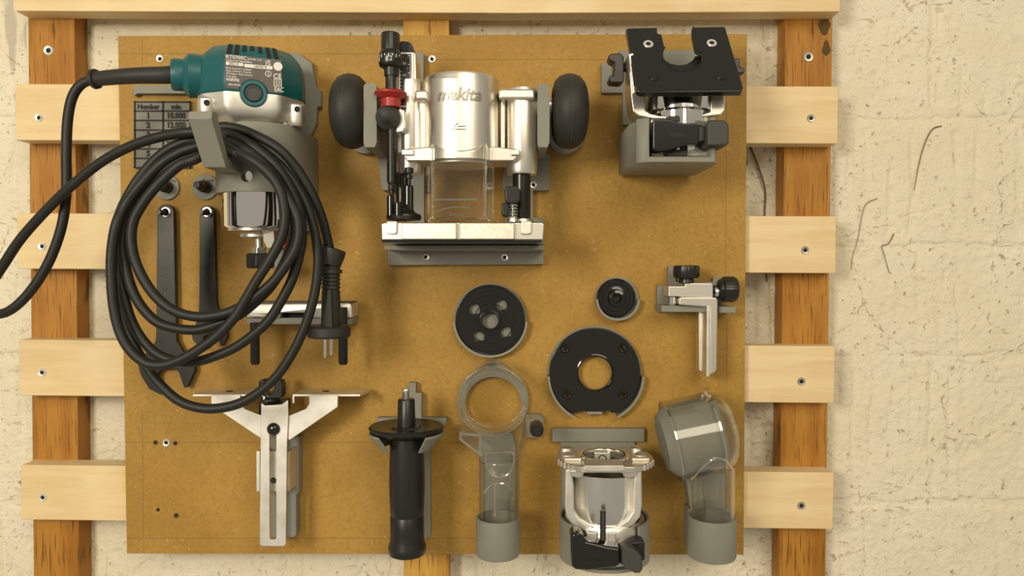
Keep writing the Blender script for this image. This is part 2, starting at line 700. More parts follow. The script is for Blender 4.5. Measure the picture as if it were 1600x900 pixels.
wall = B()
x0, x1 = U(-560, 420, 0).x, U(2160, 420, 0).x
z0, z1 = U(800, 1330, 0).z, U(800, -430, 0).z
nx, nzz = 90, 60
wall.grid([[Vector((x0 + (x1 - x0) * i / nx, .0019 - .0008 * nz(x0 + (x1 - x0) * i / nx, z0 + (z1 - z0) * j / nzz, 30, 1), z0 + (z1 - z0) * j / nzz))
            for i in range(nx + 1)] for j in range(nzz + 1)], closed=False, caps=(False, False))
wall.add([(x0, .02, z0), (x1, .02, z0), (x1, .02, z1), (x0, .02, z1)], [(0, 1, 2, 3)])
wo = wall.make('wall_back', 'wall_paint')
wo['kind'] = 'structure'
wo['label'] = 'rough cream painted brick wall behind the wooden frame'
courses = [-430, -215, -20, 187, 386, 557, 786, 985, 1170, 1330]
for ci in range(len(courses) - 1):
    zt, zb = U(800, courses[ci], 0).z, U(800, courses[ci + 1], 0).z
    off = (-690, -590, -650, -540, -420, -610, -470, -560, -640)[ci]
    px = off
    while px < 2150:
        wd = 236 + 22 * noise.noise(Vector((px * .013, ci * 2.3, 0)))
        if ci == 4 and 1200 < px < 1400:
            wd = 228
        a, b_ = max(px, -560), min(px + wd, 2160)
        px += wd
        if b_ - a < 20:
            continue
        xa, xb = U(a, 420, 0).x, U(b_, 420, 0).x
        py0, py1 = courses[ci], courses[ci + 1]
        inview = b_ > -40 and a < 1640 and py1 > -40 and py0 < 940
        hidden = a > 200 and b_ < 1150 and py0 > 60 and py1 < 850
        st = .0016 if inview and not hidden else .006
        ni, nj = max(4, int((xb - xa) / st)), max(4, int((zt - zb) / st))
        rows = []
        for j in range(nj + 1):
            z = zb + (zt - zb) * j / nj
            rows.append([Vector((xa + (xb - xa) * i / ni, -relief(xa + (xb - xa) * i / ni, z, xa, xb, zb, zt, ci * 7 + int(px)) / 1000, z)) for i in range(ni + 1)])
        bk = B()
        bk.grid(rows, closed=False, caps=(False, False))
        rim = [rows[0][i] for i in range(ni + 1)] + [rows[j][ni] for j in range(1, nj + 1)] + \
              [rows[nj][i] for i in range(ni - 1, -1, -1)] + [rows[j][0] for j in range(nj - 1, 0, -1)]
        bk.grid([rim, [Vector((p.x, .012, p.z)) for p in rim]], caps=(False, True))
        bk.make('brick', 'wall_paint', wo, ang=80)

# ------------------------------------------------------------------ timber frame
GP = 'posts fixed to the wall'
p = tag(B().prism([(42, -150), (115, -150), (125, 1050), (54, 1050)], 0, 18).make('wooden_post', 'stained', None, .6),
        'orange-brown stained wooden post behind the looping black power cord', 'post', GP)
screw(p, 76, 79, 18, 8)
p = tag(B().prism([(1229, -150), (1303, -150), (1288, 1050), (1216, 1050)], 0, 18).make('wooden_post', 'stained', None, .6),
        'orange-brown stained wooden post with dark knots, beside bare painted brick', 'post', GP)
screw(p, 1263, 89, 18, 8, 'dull_zinc')
kb = B()
for (kx, ky, rx, ry) in ((1288, 42, 9, 13), (1291, 75, 6, 12)):
    O = U(kx, ky, 18)
    pts = [O + Vector((rx * S(18) * math.cos(a) * (1 + .25 * math.sin(3 * a + kx)), 0, ry * S(18) * math.sin(a))) for a in [k * PI / 8 for k in range(16)]]
    kb.extr([q + Vector((0, -.00015, 0)) for q in pts], (0, .0006, 0))
kb.make('knot', 'screw_hole', p, label='dark brown resin knots')
tag(B().prism([(630, -150), (702, -150), (701, 1050), (631, 1050)], 0, 18).make('wooden_post', 'yellow_pine', None, .6),
    'yellow pine post running up behind the middle of the brown board', 'post', GP)

GS = 'pale pine slats across the posts'
tp = tag(B().prism([(23, -75), (1314, -75), (1313, 18), (800, 20.5), (23, 17)], 18.05, 36).make('pine_plank', 'pine', None, .7),
         'long pale pine plank across the posts above the brown board', 'plank', GS)
SL = [((23, 131), (1310, 135), (1309, 224.5), (24, 219), 'pale pine slat passing behind the speed table and the router', (61, 184), (1267, 185)),
      ((26, 333), (1306.5, 338), (1306, 427), (27, 420), 'pale pine slat passing behind the wrench handles and base plate ledge', (66, 385), (1258, 391)),
      ((29.5, 530.5), (1305, 541), (1303, 630), (30.5, 618), 'pale pine slat passing behind the wrench jaws and the large black disc', (66, 582), (1252, 596)),
      ((33, 726.5), (1303, 738.5), (1301.5, 827), (32.5, 812), 'pale pine slat passing behind the side handle grip and clear elbow', (67, 777), (1252, 790))]
for a, b_, c, d_, lab, s1, s2 in SL:
    p = tag(B().prism([a, b_, c, d_], 18.05, 36).make('pine_plank', 'pine', None, .7), lab, 'slat', GS)
    screw(p, *s1, 36, 6.3)
    screw(p, *s2, 36, 6.3, 'dull_zinc')

DB = 44.0      # front of the board
bd = tag(B().prism([(184, 56), (1167.5, 53), (1162, 867), (198, 865)], 36.05, DB).make('mounting_board', 'mdf', None, .4),
         'brown fibreboard panel carrying all the router tools', 'board')
for q in ((250, 92), (675, 92.5), (260, 691.5)):
    screw(bd, *q, DB, 6)
for q, r in (((243, 691.5), 3), ((274, 692.5), 3), ((247, 796.5), 2.6), ((275.5, 805.5), 3.4), ((679, 690), 3.2)):
    hb = B()
    hb.ly(*q, DB, [(r * 1.25, DB - .1), (r * 1.25, DB + .12), (r * .95, DB + .25), (r * .7, DB + .1)], 14)
    hb.mi = 1
    hb.ly(*q, DB, [(r * .72, DB), (r * .72, DB + .13)], 14)  # dark disc on the surface, painted in for the shade of a hole
    hb.make('screw_hole', ['screw_hole', 'shade_black'], bd)

# ------------------------------------------------------------------ trim router and its holder
AX, AD = 408, 90           # motor axis
axv = U(AX, 300, AD)
hold = thing('router_holder', 'grey printed sleeve holder with slanted cord hook carrying the teal router', 'tool holder', 437, 420, DB)
plate = [(410, 82), (464, 82), (487, 98), (494, 138), (501, 140), (501, 166), (495, 168), (494, 193), (485, 211), (485, 361),
         (443, 363), (443, 420), (425, 420), (425, 363), (373, 361), (373, 211), (366, 193), (366, 140), (375, 98)]
B().prism(plate, DB, 51).make('back_plate', 'pla', hold, .6)
k = S(AD)
ro, ri = 66 * k, 58.8 * k
oy, ox = axv.y, axv.x
sec = [(ox + ro * math.sin(a), oy - ro * math.cos(a)) for a in [-PI / 2 + PI * i / 40 for i in range(41)]]
sec += [(ox + ro, -.050), (ox + ri, -.050)]
sec += [(ox + ri * math.sin(a), oy - ri * math.cos(a)) for a in [PI / 2 - PI * i / 40 for i in range(41)]]
sec += [(ox - ri, -.050), (ox - ro, -.050)]
zt, zb = U(AX, 189.5, 120).z, U(AX, 298.5, 120).z
sl = B().extr([(x, y, zb) for x, y in sec], (0, 0, zt - zb)).make('sleeve', 'pla', hold)
cutout(sl, B().ly(387, 276, 118, [(9, 90), (9, 140)], 28))
# cord hook: a bar that leaves the sleeve and leans out and up
hx0, hx1 = U(318, 259, 148).x, U(353, 259, 148).x


def zt_(y, d_):
    return U(330, y, d_).z


side = [(-.114, zt_(262, 148)), (-.148, zt_(261.5, 148)), (-.170, zt_(185, 170)), (-.1685, zt_(174, 168)),
        (-.163, zt_(174, 166)), (-.1605, zt_(184, 162)), (-.143, zt_(248, 145)), (-.114, zt_(250, 145))]
hk = B()
hk.grid([[Vector((hx0, y, z)) for y, z in side], [Vector((hx1, y, z)) for y, z in side]])
hk.make('cord_hook', 'pla', hold, .5)
B().prism([(208, 133), (300, 133), (300, 146), (214, 146), (211, 149), (208, 149)], DB, 50).make('side_bar', 'pla', hold, .5)

rt = thing('trim_router', 'teal and silver trim router with long coiled black power cord', 'router', AX, 415, AD)
ch = B()
ch.lz(AX, AD, [(40, 150), (57.6, 160), (57.6, 355), (55.5, 358), (40, 358.5)], 64)
ch.make('motor_barrel', 'chrome', rt)
B().lz(AX - 6, AD, [(44, 357), (44, 362), (35, 365.5), (26, 366.5), (26, 371), (22, 373), (8, 373)], 40).make('bearing_nose', 'aluminium', rt, .3)
b = B()
b.lz(404.5, AD, [(6, 371), (6, 389)], 20)
b.lz(405, AD, [(11, 387), (11, 398)], 6)
b.make('spindle', 'steel', rt, .3)
b = B()
b.lz(407, AD, [(20, 396), (21.5, 399), (21.5, 417), (19, 419.5)], 6)
b.make('collet_nut', 'tool_steel', rt, .5)
b = B()
b.prism([(410, 358), (428, 358), (429, 376), (424, 388), (417, 388), (411, 376)], AD - 4, AD + 12)
b.make('lock_arm', 'rough_aluminium', rt, .6)
B().prism([(424, 372), (436, 370), (446, 374), (446, 388), (432, 389), (424, 386)], AD - 12, AD + 6).make('shaft_lock', 'red', rt, 1.2)

# head, turned towards the viewer
PHI = math.radians(20)
hc = U(394, 150, 92)
hu = Vector((math.cos(PHI), math.sin(PHI), 0))
hv = Vector((math.sin(PHI), -math.cos(PHI), 0))
KZ = S(108)


def zy(y):
    return U(400, y, 112).z


def hp(u, v, y):
    return Vector((hc.x, hc.y, zy(y))) + hu * (u / 1000) + hv * (v / 1000)


base_sec = [(-17, 33), (17, 33), (33, 19), (36, 10), (36, -20), (24, -32), (-24, -32), (-36, -20), (-36, 10), (-33, 19)]


def rsec(su, sv, dv=0., y=0.):
    pts = []
    n = len(base_sec)
    for i, (a, c) in enumerate(base_sec):
        pa, pn = base_sec[i - 1], base_sec[(i + 1) % n]
        for t in (.16, .05):
            pts.append((a + (pa[0] - a) * t, c + (pa[1] - c) * t))
        for t in (.05, .16):
            pts.append((a + (pn[0] - a) * t, c + (pn[1] - c) * t))
    return [hp(a * su, c * sv + dv, y) for a, c in pts]


b = B()
b.grid([rsec(.95, .97, 0, 152), rsec(1.0, 1.0, 0, 149), rsec(1.0, 1.0, 0, 128), rsec(.985, 1, 0, 108), rsec(.95, .97, 0, 97), rsec(.90, .87, -1, 86), rsec(.80, .76, -2, 75), rsec(.75, .68, -3, 70.5), rsec(.6, .5, -4, 68.5)])
b.make('motor_cap', 'teal', rt, 0, ang=50)
b = B()
b.grid([rsec(.60, .70, 0, 198), rsec(.72, .82, 0, 193), rsec(.86, .92, 0, 184), rsec(.975, .985, 0, 172), rsec(.985, .99, 0, 151)])
b.make('gear_housing', 'satin_aluminium', rt, 0, ang=50)
# screw bosses in the housing corners
for uu in (-29, 29):
    bb = B()
    bb.lathe(hp(uu, 20, 168), (0, 0, 1), [(.0045, -.011), (.0062, -.008), (.0062, .003), (.004, .0045)], 20)
    bs = bb.make('screw_boss', 'satin_aluminium', rt)
    bb = B()
    bb.lathe(hp(uu, 26.3, 168), hv, [(.0020, -.003), (.0020, .0004), (.001, .0004)], 16)
    bb.make('boss_hole', 'shade_black', bs)  # dark disc in place of a shaded hole
# cooling slots
for i, (xx, ln) in enumerate(((369, 1), (380, 1), (391, .55), (403, .4), (415, .55), (427, 1), (438, 1))):
    u = (xx - 403) * .451
    yb, yt = 73 + 22 * ln, 73
    vals = []
    for y in (yb, (yb + yt) / 2, yt):
        t = (97 - y) / 24
        vals.append((u * (1 - .10 * t), 33 * (.975 - .25 * t ** 1.15) - 1.6 * t + .35, y))
    bb = B()
    rings = []
    for (a, v, y) in vals:
        rings.append([hp(a - 1.3, v, y), hp(a + 1.3, v, y), hp(a + 1.3, v - 2.5, y), hp(a - 1.3, v - 2.5, y)])
    bb.grid(rings)
    bb.make('vent_slot', 'shade_black', rt)  # solid dark bar on the cap, drawn for the shade of a slot
# rating label
KU = .451


def lab(px, py, v=33.4):
    return hp((px - 403) * KU, v, py)


pts = [(364.5, 95.5), (444, 97), (444, 148.5), (430, 148.5)] + arc(404, 152, 21.5, 78, -78, 14) + [(365, 147)]
b = B()
b.extr([lab(*q) for q in pts], -hv * .0006)
lb = b.make('rating_label', 'label_brown', rt)
lv = 33.45


def ltext(s, px, py, h, m='label_white', align='LEFT', sx=1.):
    text(s, lab(px, py, lv), hu, EZ, h * KU / 1000 / .70, m, lb, align=align, extr=.06, sx=sx, bold=.01)


ltext('RT0700C', 366, 102, 5.2)
ltext('220-240V~ 3.1A', 396, 101.5, 2.6, sx=.8)
ltext('50-60Hz 710W 10000-30000min', 366.5, 106.2, 2.6, sx=.72)
b = B()
for (a0_, b0_, a1_, b1_) in ((366, 107.3, 390, 112), (391.5, 108, 431, 113.2)):
    b.extr([lab(a0_, b0_, lv), lab(a1_, b0_, lv), lab(a1_, b1_, lv), lab(a0_, b1_, lv)], hv * .00006)
b.make('date_field', 'label_white', lb)
lv = 33.55
ltext('2021.9', 370, 111.4, 3.4, 'print_black')
ltext('134703 R', 404, 112.3, 3.4, 'print_black')
lv = 33.45
for i, (s, x) in enumerate((('Makita Europe N.V., Jan-Baptist', 366), ('Makita, Vinkstraat 2, Vilvoorde', 366), ('3070, Belgium  Made in Romania', 366), ('Corporation', 366))):
    ltext(s, x, 117.5 + i * 4.1, 2.3, sx=.85)
ltext('makita', 366, 135.8, 6, sx=.8)
ltext('IMPORTER', 369, 142.6, 2.6)
ltext('UK', 421, 103.2, 4)
ltext('CA', 421, 107.6, 4)
ltext('CE', 432, 126, 7)
ltext('EAC', 433.5, 146.5, 7, sx=.72)
b = B()
O = lab(439, 107.5, lv)
b.lathe(O, hv, [(.0, 0), (.0029, 0), (.0029, .00006), (0, .00006)], 24)
O = lab(425, 120, lv)
b.lathe(O, hv, [(.0016, 0), (.0020, 0), (.0020, .00006), (.0016, .00006)], 24, cp=True)
for r0, r1 in ((4.6, 5.6), (1.8, 2.6)):
    ring = [[lab(438.5 + sx_ * r, 132.5 + sy_ * r, lv) for sx_, sy_ in ((-1, -1), (1, -1), (1, 1), (-1, 1))] for r in (r0, r1)]
    up = [[p + hv * .00006 for p in rg] for rg in ring]
    b.grid([ring[0], ring[1], up[1], up[0]], loop=True)
b.extr([lab(424.7, 116.5, lv), lab(425.5, 116.5, lv), lab(425.5, 123.5, lv), lab(424.7, 123.5, lv)], hv * .00006)
b.make('label_symbols', 'label_white', lb)
# brush cap in its round teal collar
O = hp((404 - 403) * KU, 30, 152)
b = B()
b.lathe(O, hv, [(.0089, -.004), (.0089, .0035), (.0083, .0043), (.0064, .0043), (.0058, .0036)], 40)
b.make('brush_collar', 'teal', rt)
b = B()
b.lathe(O, hv, [(.0057, 0), (.0057, .0040), (.0052, .0046), (.0042, .0046), (.0040, .0041), (.0, .0041)], 36)
b.make('brush_cap', 'plastic_black', rt)
# cord inlet arm
b = B()
O = hp(-20, 4, 117)
b.lathe(O, -hu, [(.0142, -.005), (.0142, .0075), (.0150, .0205), (.0142, .0215), (.0108, .0245), (.0108, .0305), (.0100, .032)], 32)
b.make('cord_inlet', 'teal', rt)
P0 = O - hu * .030
d0 = -P0.y * 1000
relief_pts = [P0, U(255, 117.5, d0 + 3), U(220, 118, d0 + 4), U(185, 120, d0 + 3), U(148, 123.5, d0)]
b = B()
rp = catmull(relief_pts, 4)
b.tube(rp, [.0062 - .0013 * i / (len(rp) - 1) for i in range(len(rp))], 18)
e = rp[-1]
t = (rp[-1] - rp[-2]).normalized()
b.lathe(e, t, [(.0048, -.002), (.0066, -.0015), (.0068, .0005), (.006, .0015), (.003, .0016)], 24)
b.make('cord_guard', 'rubber', rt)

# the cord, traced loop by loop: (x, y, depth)
CB = []


def lap(pts, d_):
    CB.extend((x, y, d_ if len(q) == 0 else q[0]) for x, y, *q in pts)


dd = d0
lap([(150, 123.3), (128, 131), (113, 152), (105.5, 190), (103.5, 245), (103.5, 300), (96, 355), (76, 410), (46, 457), (14, 486)], dd)
lap([(-14, 490, 108), (-27, 472, 110), (-14, 444, 112), (6, 413, 114), (32, 374, 117), (70, 331, 121), (111, 291, 126), (160, 252, 130), (210, 226, 134), (260, 211.5, 138), (300, 206.5, 140)], dd)
lap([(349, 209), (380, 219), (407, 237), (431, 259), (453, 293), (467, 327), (472, 365), (467, 401), (456, 437), (441, 467), (420, 500), (393, 525), (367, 543), (340, 555), (308, 564.5),
     (275, 564), (245, 553), (222, 530), (205, 500), (193, 460), (185, 420), (182, 385), (185, 353), (194, 320), (213, 285), (242, 250), (269, 230), (300, 220)], 134)
lap([(345, 226, 140), (364, 235, 142), (391, 248), (416, 267), (434, 290), (443, 316), (445, 345), (438, 375), (421, 407), (401, 438), (383, 469), (366, 496), (340, 524), (313, 544), (287, 559.5),
     (258, 570), (230, 568), (205, 549), (188, 520), (178, 480), (174, 430), (175, 390), (182, 350), (195, 322, 142), (217, 292, 142), (247, 260, 140), (275, 241, 140), (304, 230, 140)], 146)
lap([(350, 222), (380, 232), (410, 254), (435, 284), (452, 315), (460, 345), (458, 375), (445, 410), (425, 445), (400, 471), (375, 491), (352, 502), (333, 509), (307, 515.5), (275, 513), (245, 503),
     (221, 479), (205, 449), (195, 412), (191.5, 380), (195, 350), (206, 322), (230, 290), (258, 264), (285, 248), (309, 239)], 137)
lap([(345, 236), (375, 242), (405, 259), (432, 285), (450, 310), (464, 338), (467, 365), (461, 390), (448, 412), (427, 440), (400, 463), (373, 481), (347, 491), (309, 495), (275, 487), (248, 468),
     (227, 441), (211, 407), (205, 375), (208, 347), (218, 326), (233, 304), (255, 280), (282, 257), (310, 246)], 143)
lap([(350, 214, 134), (385, 222), (420, 243), (450, 272), (472, 306), (486, 340), (494, 375), (497, 410), (493, 450), (484, 488), (471, 523), (455, 555), (433, 587), (407, 611), (377, 629), (345, 637.5),
     (313, 637.5), (281, 627), (252, 603), (228, 572), (206, 532), (191, 490), (182, 440), (178.5, 395), (182, 355), (191, 325), (210, 290), (238, 255), (268, 232), (302, 213)], 128)
lap([(340, 199, 130), (369, 200.5, 130), (402, 213, 130), (436, 233, 130), (464, 264, 126), (487, 302, 122), (502, 338, 118), (511, 372, 115), (516, 398, 114), (517, 420, 114)], 128)
b = B()
b.tube(catmull([U(*q) for q in CB], 6), .0033, 12)
b.make('power_cord', 'cord_black', rt)
# plug
PD = 114
pl = B()
pl.lz(517, PD, [(9, 412), (14, 416), (14, 421), (17.5, 421.5), (17.5, 427), (13.5, 427.5)] +
      [(r, y) for q in range(4) for r, y in ((13.5, 429 + q * 6), (14.5, 429.5 + q * 6), (14.5, 433 + q * 6), (12.5, 433.5 + q * 6), (12.5, 434.8 + q * 6))] + [(14, 454), (15.5, 511), (15, 513)], 28)
pl.extr([U(511, 454, PD + 8), U(517, 452, PD + 9), U(519, 512, PD + 9), U(511, 512, PD + 8)], (0, .008, 0))
pl.lz(514, PD, [(30, 509), (34, 512), (34, 524), (31, 527.5), (10, 527.5)], 12)
po = pl.make('plug', 'rubber', rt, .25)
for xx, y1, dp in ((508, 559, PD + 5), (517.5, 555, PD - 4)):
    q = B()
    q.lz(xx, dp, [(3, 526), (3, y1 - 2), (2, y1)], 12)
    q.make('plug_pin', 'steel', po)
st = B()
A = (U(509, 418, PD) - U(520, 385, PD)).normalized()
O = U(519, 392, PD)
st.lathe(O, A, [(.0090, -.002), (.0094, .002), (.0088, .009), (.0050, .0105), (.0048, .0095), (.0076, .008), (.0080, .0)], 28, cp=True)
st.lathe(U(500, 378, PD), (U(498, 373, PD) - U(504, 396, PD)), [(.0012, -.009), (.0012, .003), (.0004, .005)], 10)
st.make('cord_strap', 'rubber', rt)

# ------------------------------------------------------------------ speed chart
sp = thing('speed_chart', 'small grey speed chart plate with raised black numbers behind the coiled cord', 'sign', 254, 262, DB)
B().bx(209.5, 158, 297.5, 262.5, DB, 46).make('chart_plate', 'pla', sp, .2)
b = B()
for y in (159, 173.2, 188, 203, 217.6, 232.4, 247.2, 261.6):
    b.bx(209, y - 1, 298, y + 1, 46, 46.8)
for x in (210.2, 254.3, 296.8):
    b.bx(x - 1.1, 158, x + 1.1, 262.6, 46, 46.8)
b.make('chart_grid', 'print_black', sp)
flat_text('Number', 232, 170.3, 7.6, 46, 'print_black', sp, extr=.6, sx=.92, bold=.03)
flat_text('min', 275.5, 170.3, 7.2, 46, 'print_black', sp, extr=.6, bold=.03)
B().ly(276, 161.5, 46, [(1.1, 46), (1.1, 46.4)], 10).make('red_dot', 'red', sp)
for i, s in enumerate(('10.000', '12.000', '17.000', '22.000', '27.000', '30.000')):
    yb = 185 + i * 14.75
    flat_text(str(i + 1), 232, yb, 8.6, 46, 'print_black', sp, extr=.6, bold=.035)
    flat_text(s, 275.5, yb, 8.8, 46, 'print_black', sp, extr=.6, sx=.86, bold=.035)

# ------------------------------------------------------------------ collet pegs
for px, s, tip, labl in ((261.5, '8mm', 'zinc', 'round grey collet peg marked 8mm above the large wrench'), (321.5, '6mm', 'grey_rubber', 'round grey collet peg marked 6mm above the small wrench')):
    cp_ = thing('collet_peg', labl, 'peg', px, 312, DB, 'collet pegs under the speed chart')
    B().ly(px, 292.5, DB, [(20, DB), (20, DB + 1.6), (19.5, DB + 2)], 40).make('disc', 'pla', cp_)
    B().ly(px + 2, 293, DB, [(5.2, DB + 1), (5.2, DB + 19), (4.6, DB + 19.5)], 20).make('peg', 'pla' if s == '8mm' else 'grey_rubber', cp_)
    flat_text(s, px + 4, 285, 6.4, DB + 2, 'print_black', cp_, extr=.3)
    co = B()
    co.ly(px + 2, 293, DB, [(9.2, DB + 2.2), (9.2, DB + 8), (8.2, DB + 8.6), (7.4, DB + 12.5), (5.5, DB + 13), (5.5, DB + 2.2)], 24, cp=True)
    tag(co.make('collet', 'tool_steel', None), 'dark steel collet sleeve on the grey %s peg' % s, 'collet', 'collets on pegs')

# ------------------------------------------------------------------ wrenches
WD = 51


def wrench(outline, hole, label, words, tx, ty, th):
    t_ = thing('wrench', label, 'wrench', hole[0], outline[len(outline) // 2][1], 46.5, 'wrenches under the collet pegs')
    bo = B().prism(outline, 46.5, WD).make('wrench_body', 'tool_steel', t_)
    cutout(bo, B().ly(hole[0], hole[1], WD, [(5.4, 40), (5.4, 60)], 20))
    bv = bo.modifiers.new('bevel', 'BEVEL')
    bv.width, bv.segments, bv.limit_method, bv.harden_normals = .0006, 2, 'ANGLE', True
    b = B()
    b.ly(hole[0], hole[1], WD, [(5.4, WD - 4), (5.4, WD + .15), (7.2, WD + .15), (7.8, WD - .1), (7.8, WD - .5)], 24, cp=True)
    b.make('hole_rim', 'steel', t_)
    text(words, U(tx, ty, WD), (0, 0, 1), (-1, 0, 0), th * S(WD) / .7, 'tool_steel', t_, extr=.3)
    pg = B()
    pg.ly(hole[0] + 5, hole[1] + 3, DB, [(5.6, DB), (5.6, 46), (4.1, 46.2), (4.1, 60), (3.5, 60.6)], 18)
    tag(pg.make('wrench_peg', 'plastic_black', None), 'thin black peg through the ' + ('large' if hole[0] < 290 else 'small') + ' wrench handle hole', 'peg', 'wrench pegs')


big = arc(258.5, 332, 13, -90, 90, 12) + [(274.5, 470), (276, 532), (287, 552), (303, 566), (304.5, 579), (293, 605), (287.5, 606), (280, 584), (276, 577), (252, 578), (246.5, 583), (246, 591), (254, 614),
      (251, 617), (233, 608), (221, 589), (215, 571), (222, 556), (236, 545), (243.5, 531), (244.5, 470)]
wrench(big, (258.5, 331), 'large black open-end wrench with its jaw hanging lowest', '781011-1', 261, 438, 8)
small = arc(323, 332, 11, -90, 90, 12) + [(338, 470), (341, 486), (353, 510), (355.5, 525), (348, 541), (344, 541), (340, 525), (329, 521), (319, 526), (317, 533), (321, 545), (312, 543.5), (301, 531), (299, 522), (310, 495), (311, 470)]
wrench(small, (323, 331), 'small black open-end wrench partly hidden by cord loops', '781039-9', 326.5, 438, 8)

# ------------------------------------------------------------------ parallel guide on its shelf
gh = B()
gh.bx(385, 497, 549, 507, DB, 70)
gh.bx(395, 474, 540, 497, DB, 48, 70)
tag(gh.make('guide_shelf', 'pla', None, .6), 'grey shelf bracket under the silver bar with two black rods', 'tool holder')
gb = thing('guide_bar', 'silver slotted guide bar with two black rods behind the plug', 'guide bar', 467, 497, 60)
bar = B().prism([(388, 474), (545, 473), (550, 476), (550, 497), (385, 497), (384, 492)], 49, 73).make('bar_body', 'satin_aluminium', gb, 1.6, seg=3)
cutout(bar, B().bx(436, 488.5, 478, 500, 60, 80, 73))
B().bx(435, 488, 479, 497, 55, 61, 73).make('slot_floor', 'shade_black', gb)  # near-black floor carries the shade inside the slot
B().bx(386, 471.8, 548, 474, 50, 72, 73).make('top_strip', 'plastic_black', gb, .3)
for xx in (398.5, 536):
    B().lz(xx, 75, [(7.2, 480 if xx > 500 else 504), (7.2, 567), (5.5, 569.5)], 20).make('rod', 'plastic_black', gb)

# ------------------------------------------------------------------ straight edge guide
sh = B()
sh.prism([(448, 672), (467, 684), (467, 770), (463, 773), (463, 836), (460, 840), (423, 840), (423, 770), (412, 770), (412, 690)], DB, 55)
tag(sh.make('edge_guide_holder', 'pla', None, .8), 'grey printed mount behind the silver Y-shaped edge guide', 'tool holder')
eg = thing('edge_guide', 'silver Y-shaped sheet metal edge guide with slotted arm and black knob', 'edge guide', 427, 853, 60)
ED = 78
slot = [(421, 679), (431.5, 679), (431.5, 841), (429, 843.5), (423, 843.5), (421, 841)]
b = B().prism([(408, 630), (414, 634), (440, 632), (450, 625), (450.5, 650), (448.5, 690), (446.5, 850), (443.5, 853.5), (408, 853.5), (405.5, 850), (407, 690)], ED - 1.6, ED, holes=[slot])
b.make('slotted_arm', 'satin_aluminium', eg, .3)
lw = [(330, 617.5), (375, 617.5), (376, 632), (382, 639), (410, 650), (412, 688), (348, 645), (330, 633)]
B().prism(lw, ED - 3.6, ED - 1.8).make('wing', 'satin_aluminium', eg, .3)
rw = [(483, 618), (528, 618), (527.5, 636), (452, 688), (446, 680), (448, 651), (478, 639), (483, 631)]
B().prism(rw, ED - 3.6, ED - 1.8).make('wing', 'satin_aluminium', eg, .3)
for (a0_, a1_) in ((301, 411), (457, 563)):
    zz = U(400, 619.5, ED - 4).z
    xa, xb = U(a0_, 619, ED - 4).x, U(a1_, 619, ED - 4).x
    c_ = .004
    out = [(xa, -(ED - 4) / 1000), (xb, -(ED - 4) / 1000), (xb + (.003 if a0_ > 400 else 0), -.062), (xb + (.003 if a0_ > 400 else 0), -.049), (xb - c_, -.046), (xa + c_, -.046), (xa, -.050)]
    f_ = B().extr([(x, y, zz) for x, y in out], (0, 0, .0016)).make('fence_flange', 'satin_aluminium', eg, .3)
    B().lathe(((xa + xb) / 2 - .004, -.060, zz + .0016), (0, 0, 1), [(.0028, -.0006), (.0028, .0002), (.0018, .0003), (.0016, .00005)], 18).make('flange_hole', 'tool_steel', f_)
    B().extr([(xb if a0_ < 400 else xa, -(ED - 4) / 1000, zz), (xb if a0_ < 400 else xa, -(ED - 6) / 1000, zz), (xb if a0_ < 400 else xa, -(ED - 6) / 1000, zz - .005), (xb if a0_ < 400 else xa, -(ED - 4) / 1000, zz - .005)],
             (.0013, 0, 0)).make('flange_lip', 'satin_aluminium', f_)
B().ly(427.5, 670, ED, [(10, ED - 1), (10, ED + 1), (8.8, ED + 2.6), (5.5, ED + 3.6), (0, ED + 4)], 28).make('clamp_bolt', 'gloss_black', eg)
q = B()
q.bx(400.5, 705, 406, 768, 55, ED - 5)
q.bx(448, 705, 452.5, 768, 55, ED - 5)
q.prism([(402, 705), (451, 705), (451, 768), (402, 768)], ED - 8, ED - 6.5, holes=[circ(427, 751, 5, 14)])
q.make('slide_channel', 'satin_aluminium', eg, .2)
b = B()
b.lz(421, ED - 10, [(10, 614), (10.5, 619), (15, 623), (15, 627), (8, 630)], 20)
b.prism([(403, 597), (408, 593), (413, 594), (414.5, 600), (413, 612), (418, 616), (424, 616), (428, 610), (427, 597), (432, 593), (439, 595), (441.5, 601), (441, 618), (437, 623), (408, 623), (404, 612)], ED - 15, ED - 6)
b.make('thumb_knob', 'plastic_black', eg, 1.2, seg=3)
b = B()
b.prism([(404, 627), (450, 624), (450, 640), (404, 648)], 60, ED - 12)
b.make('pivot_block', 'tool_steel', eg, .5)

# ------------------------------------------------------------------ side grip
sg = thing('grip_holder', 'grey printed cradle holding the black side handle by its flange', 'tool holder', 645, 840, DB)
B().prism([(638, 598), (650, 598), (650, 614), (659, 614), (659, 653), (698, 653), (697, 662), (672, 693), (673, 838), (667, 842), (645, 842), (645, 700), (600, 693), (589, 662), (588, 653), (638, 653)], DB, 52).make('back_plate', 'pla', sg, .6)
b = B()
for a0_, a1_ in ((math.radians(38), math.radians(150)), (math.radians(-150), math.radians(-38))):
    b.lz(635, 86, [(59, 677), (57, 674), (36, 700), (39, 701)], 20, a0=a0_, a1=a1_)
b.make('cradle_wing', 'pla', sg)
gr = thing('side_handle', 'black ribbed side handle grip with round flange and steel bolt', 'handle', 636, 868, 86)
GD = 86
B().lz(634, GD, [(5, 607), (6.2, 609), (6.2, 611), (5.6, 612)] + [(r, y) for q in range(6) for r, y in ((6.2, 612.5 + q * 2), (5.6, 613.5 + q * 2))] + [(6, 640)], 20).make('bolt', 'steel', gr)
B().lz(635, GD, [(12, 623), (13.3, 625), (14.2, 668), (5, 669)], 32).make('neck', 'plastic_black', gr)
B().lz(635, GD, [(24, 665), (26, 668), (26, 675), (10, 676)], 6).make('hex_collar', 'plastic_black', gr, .6)
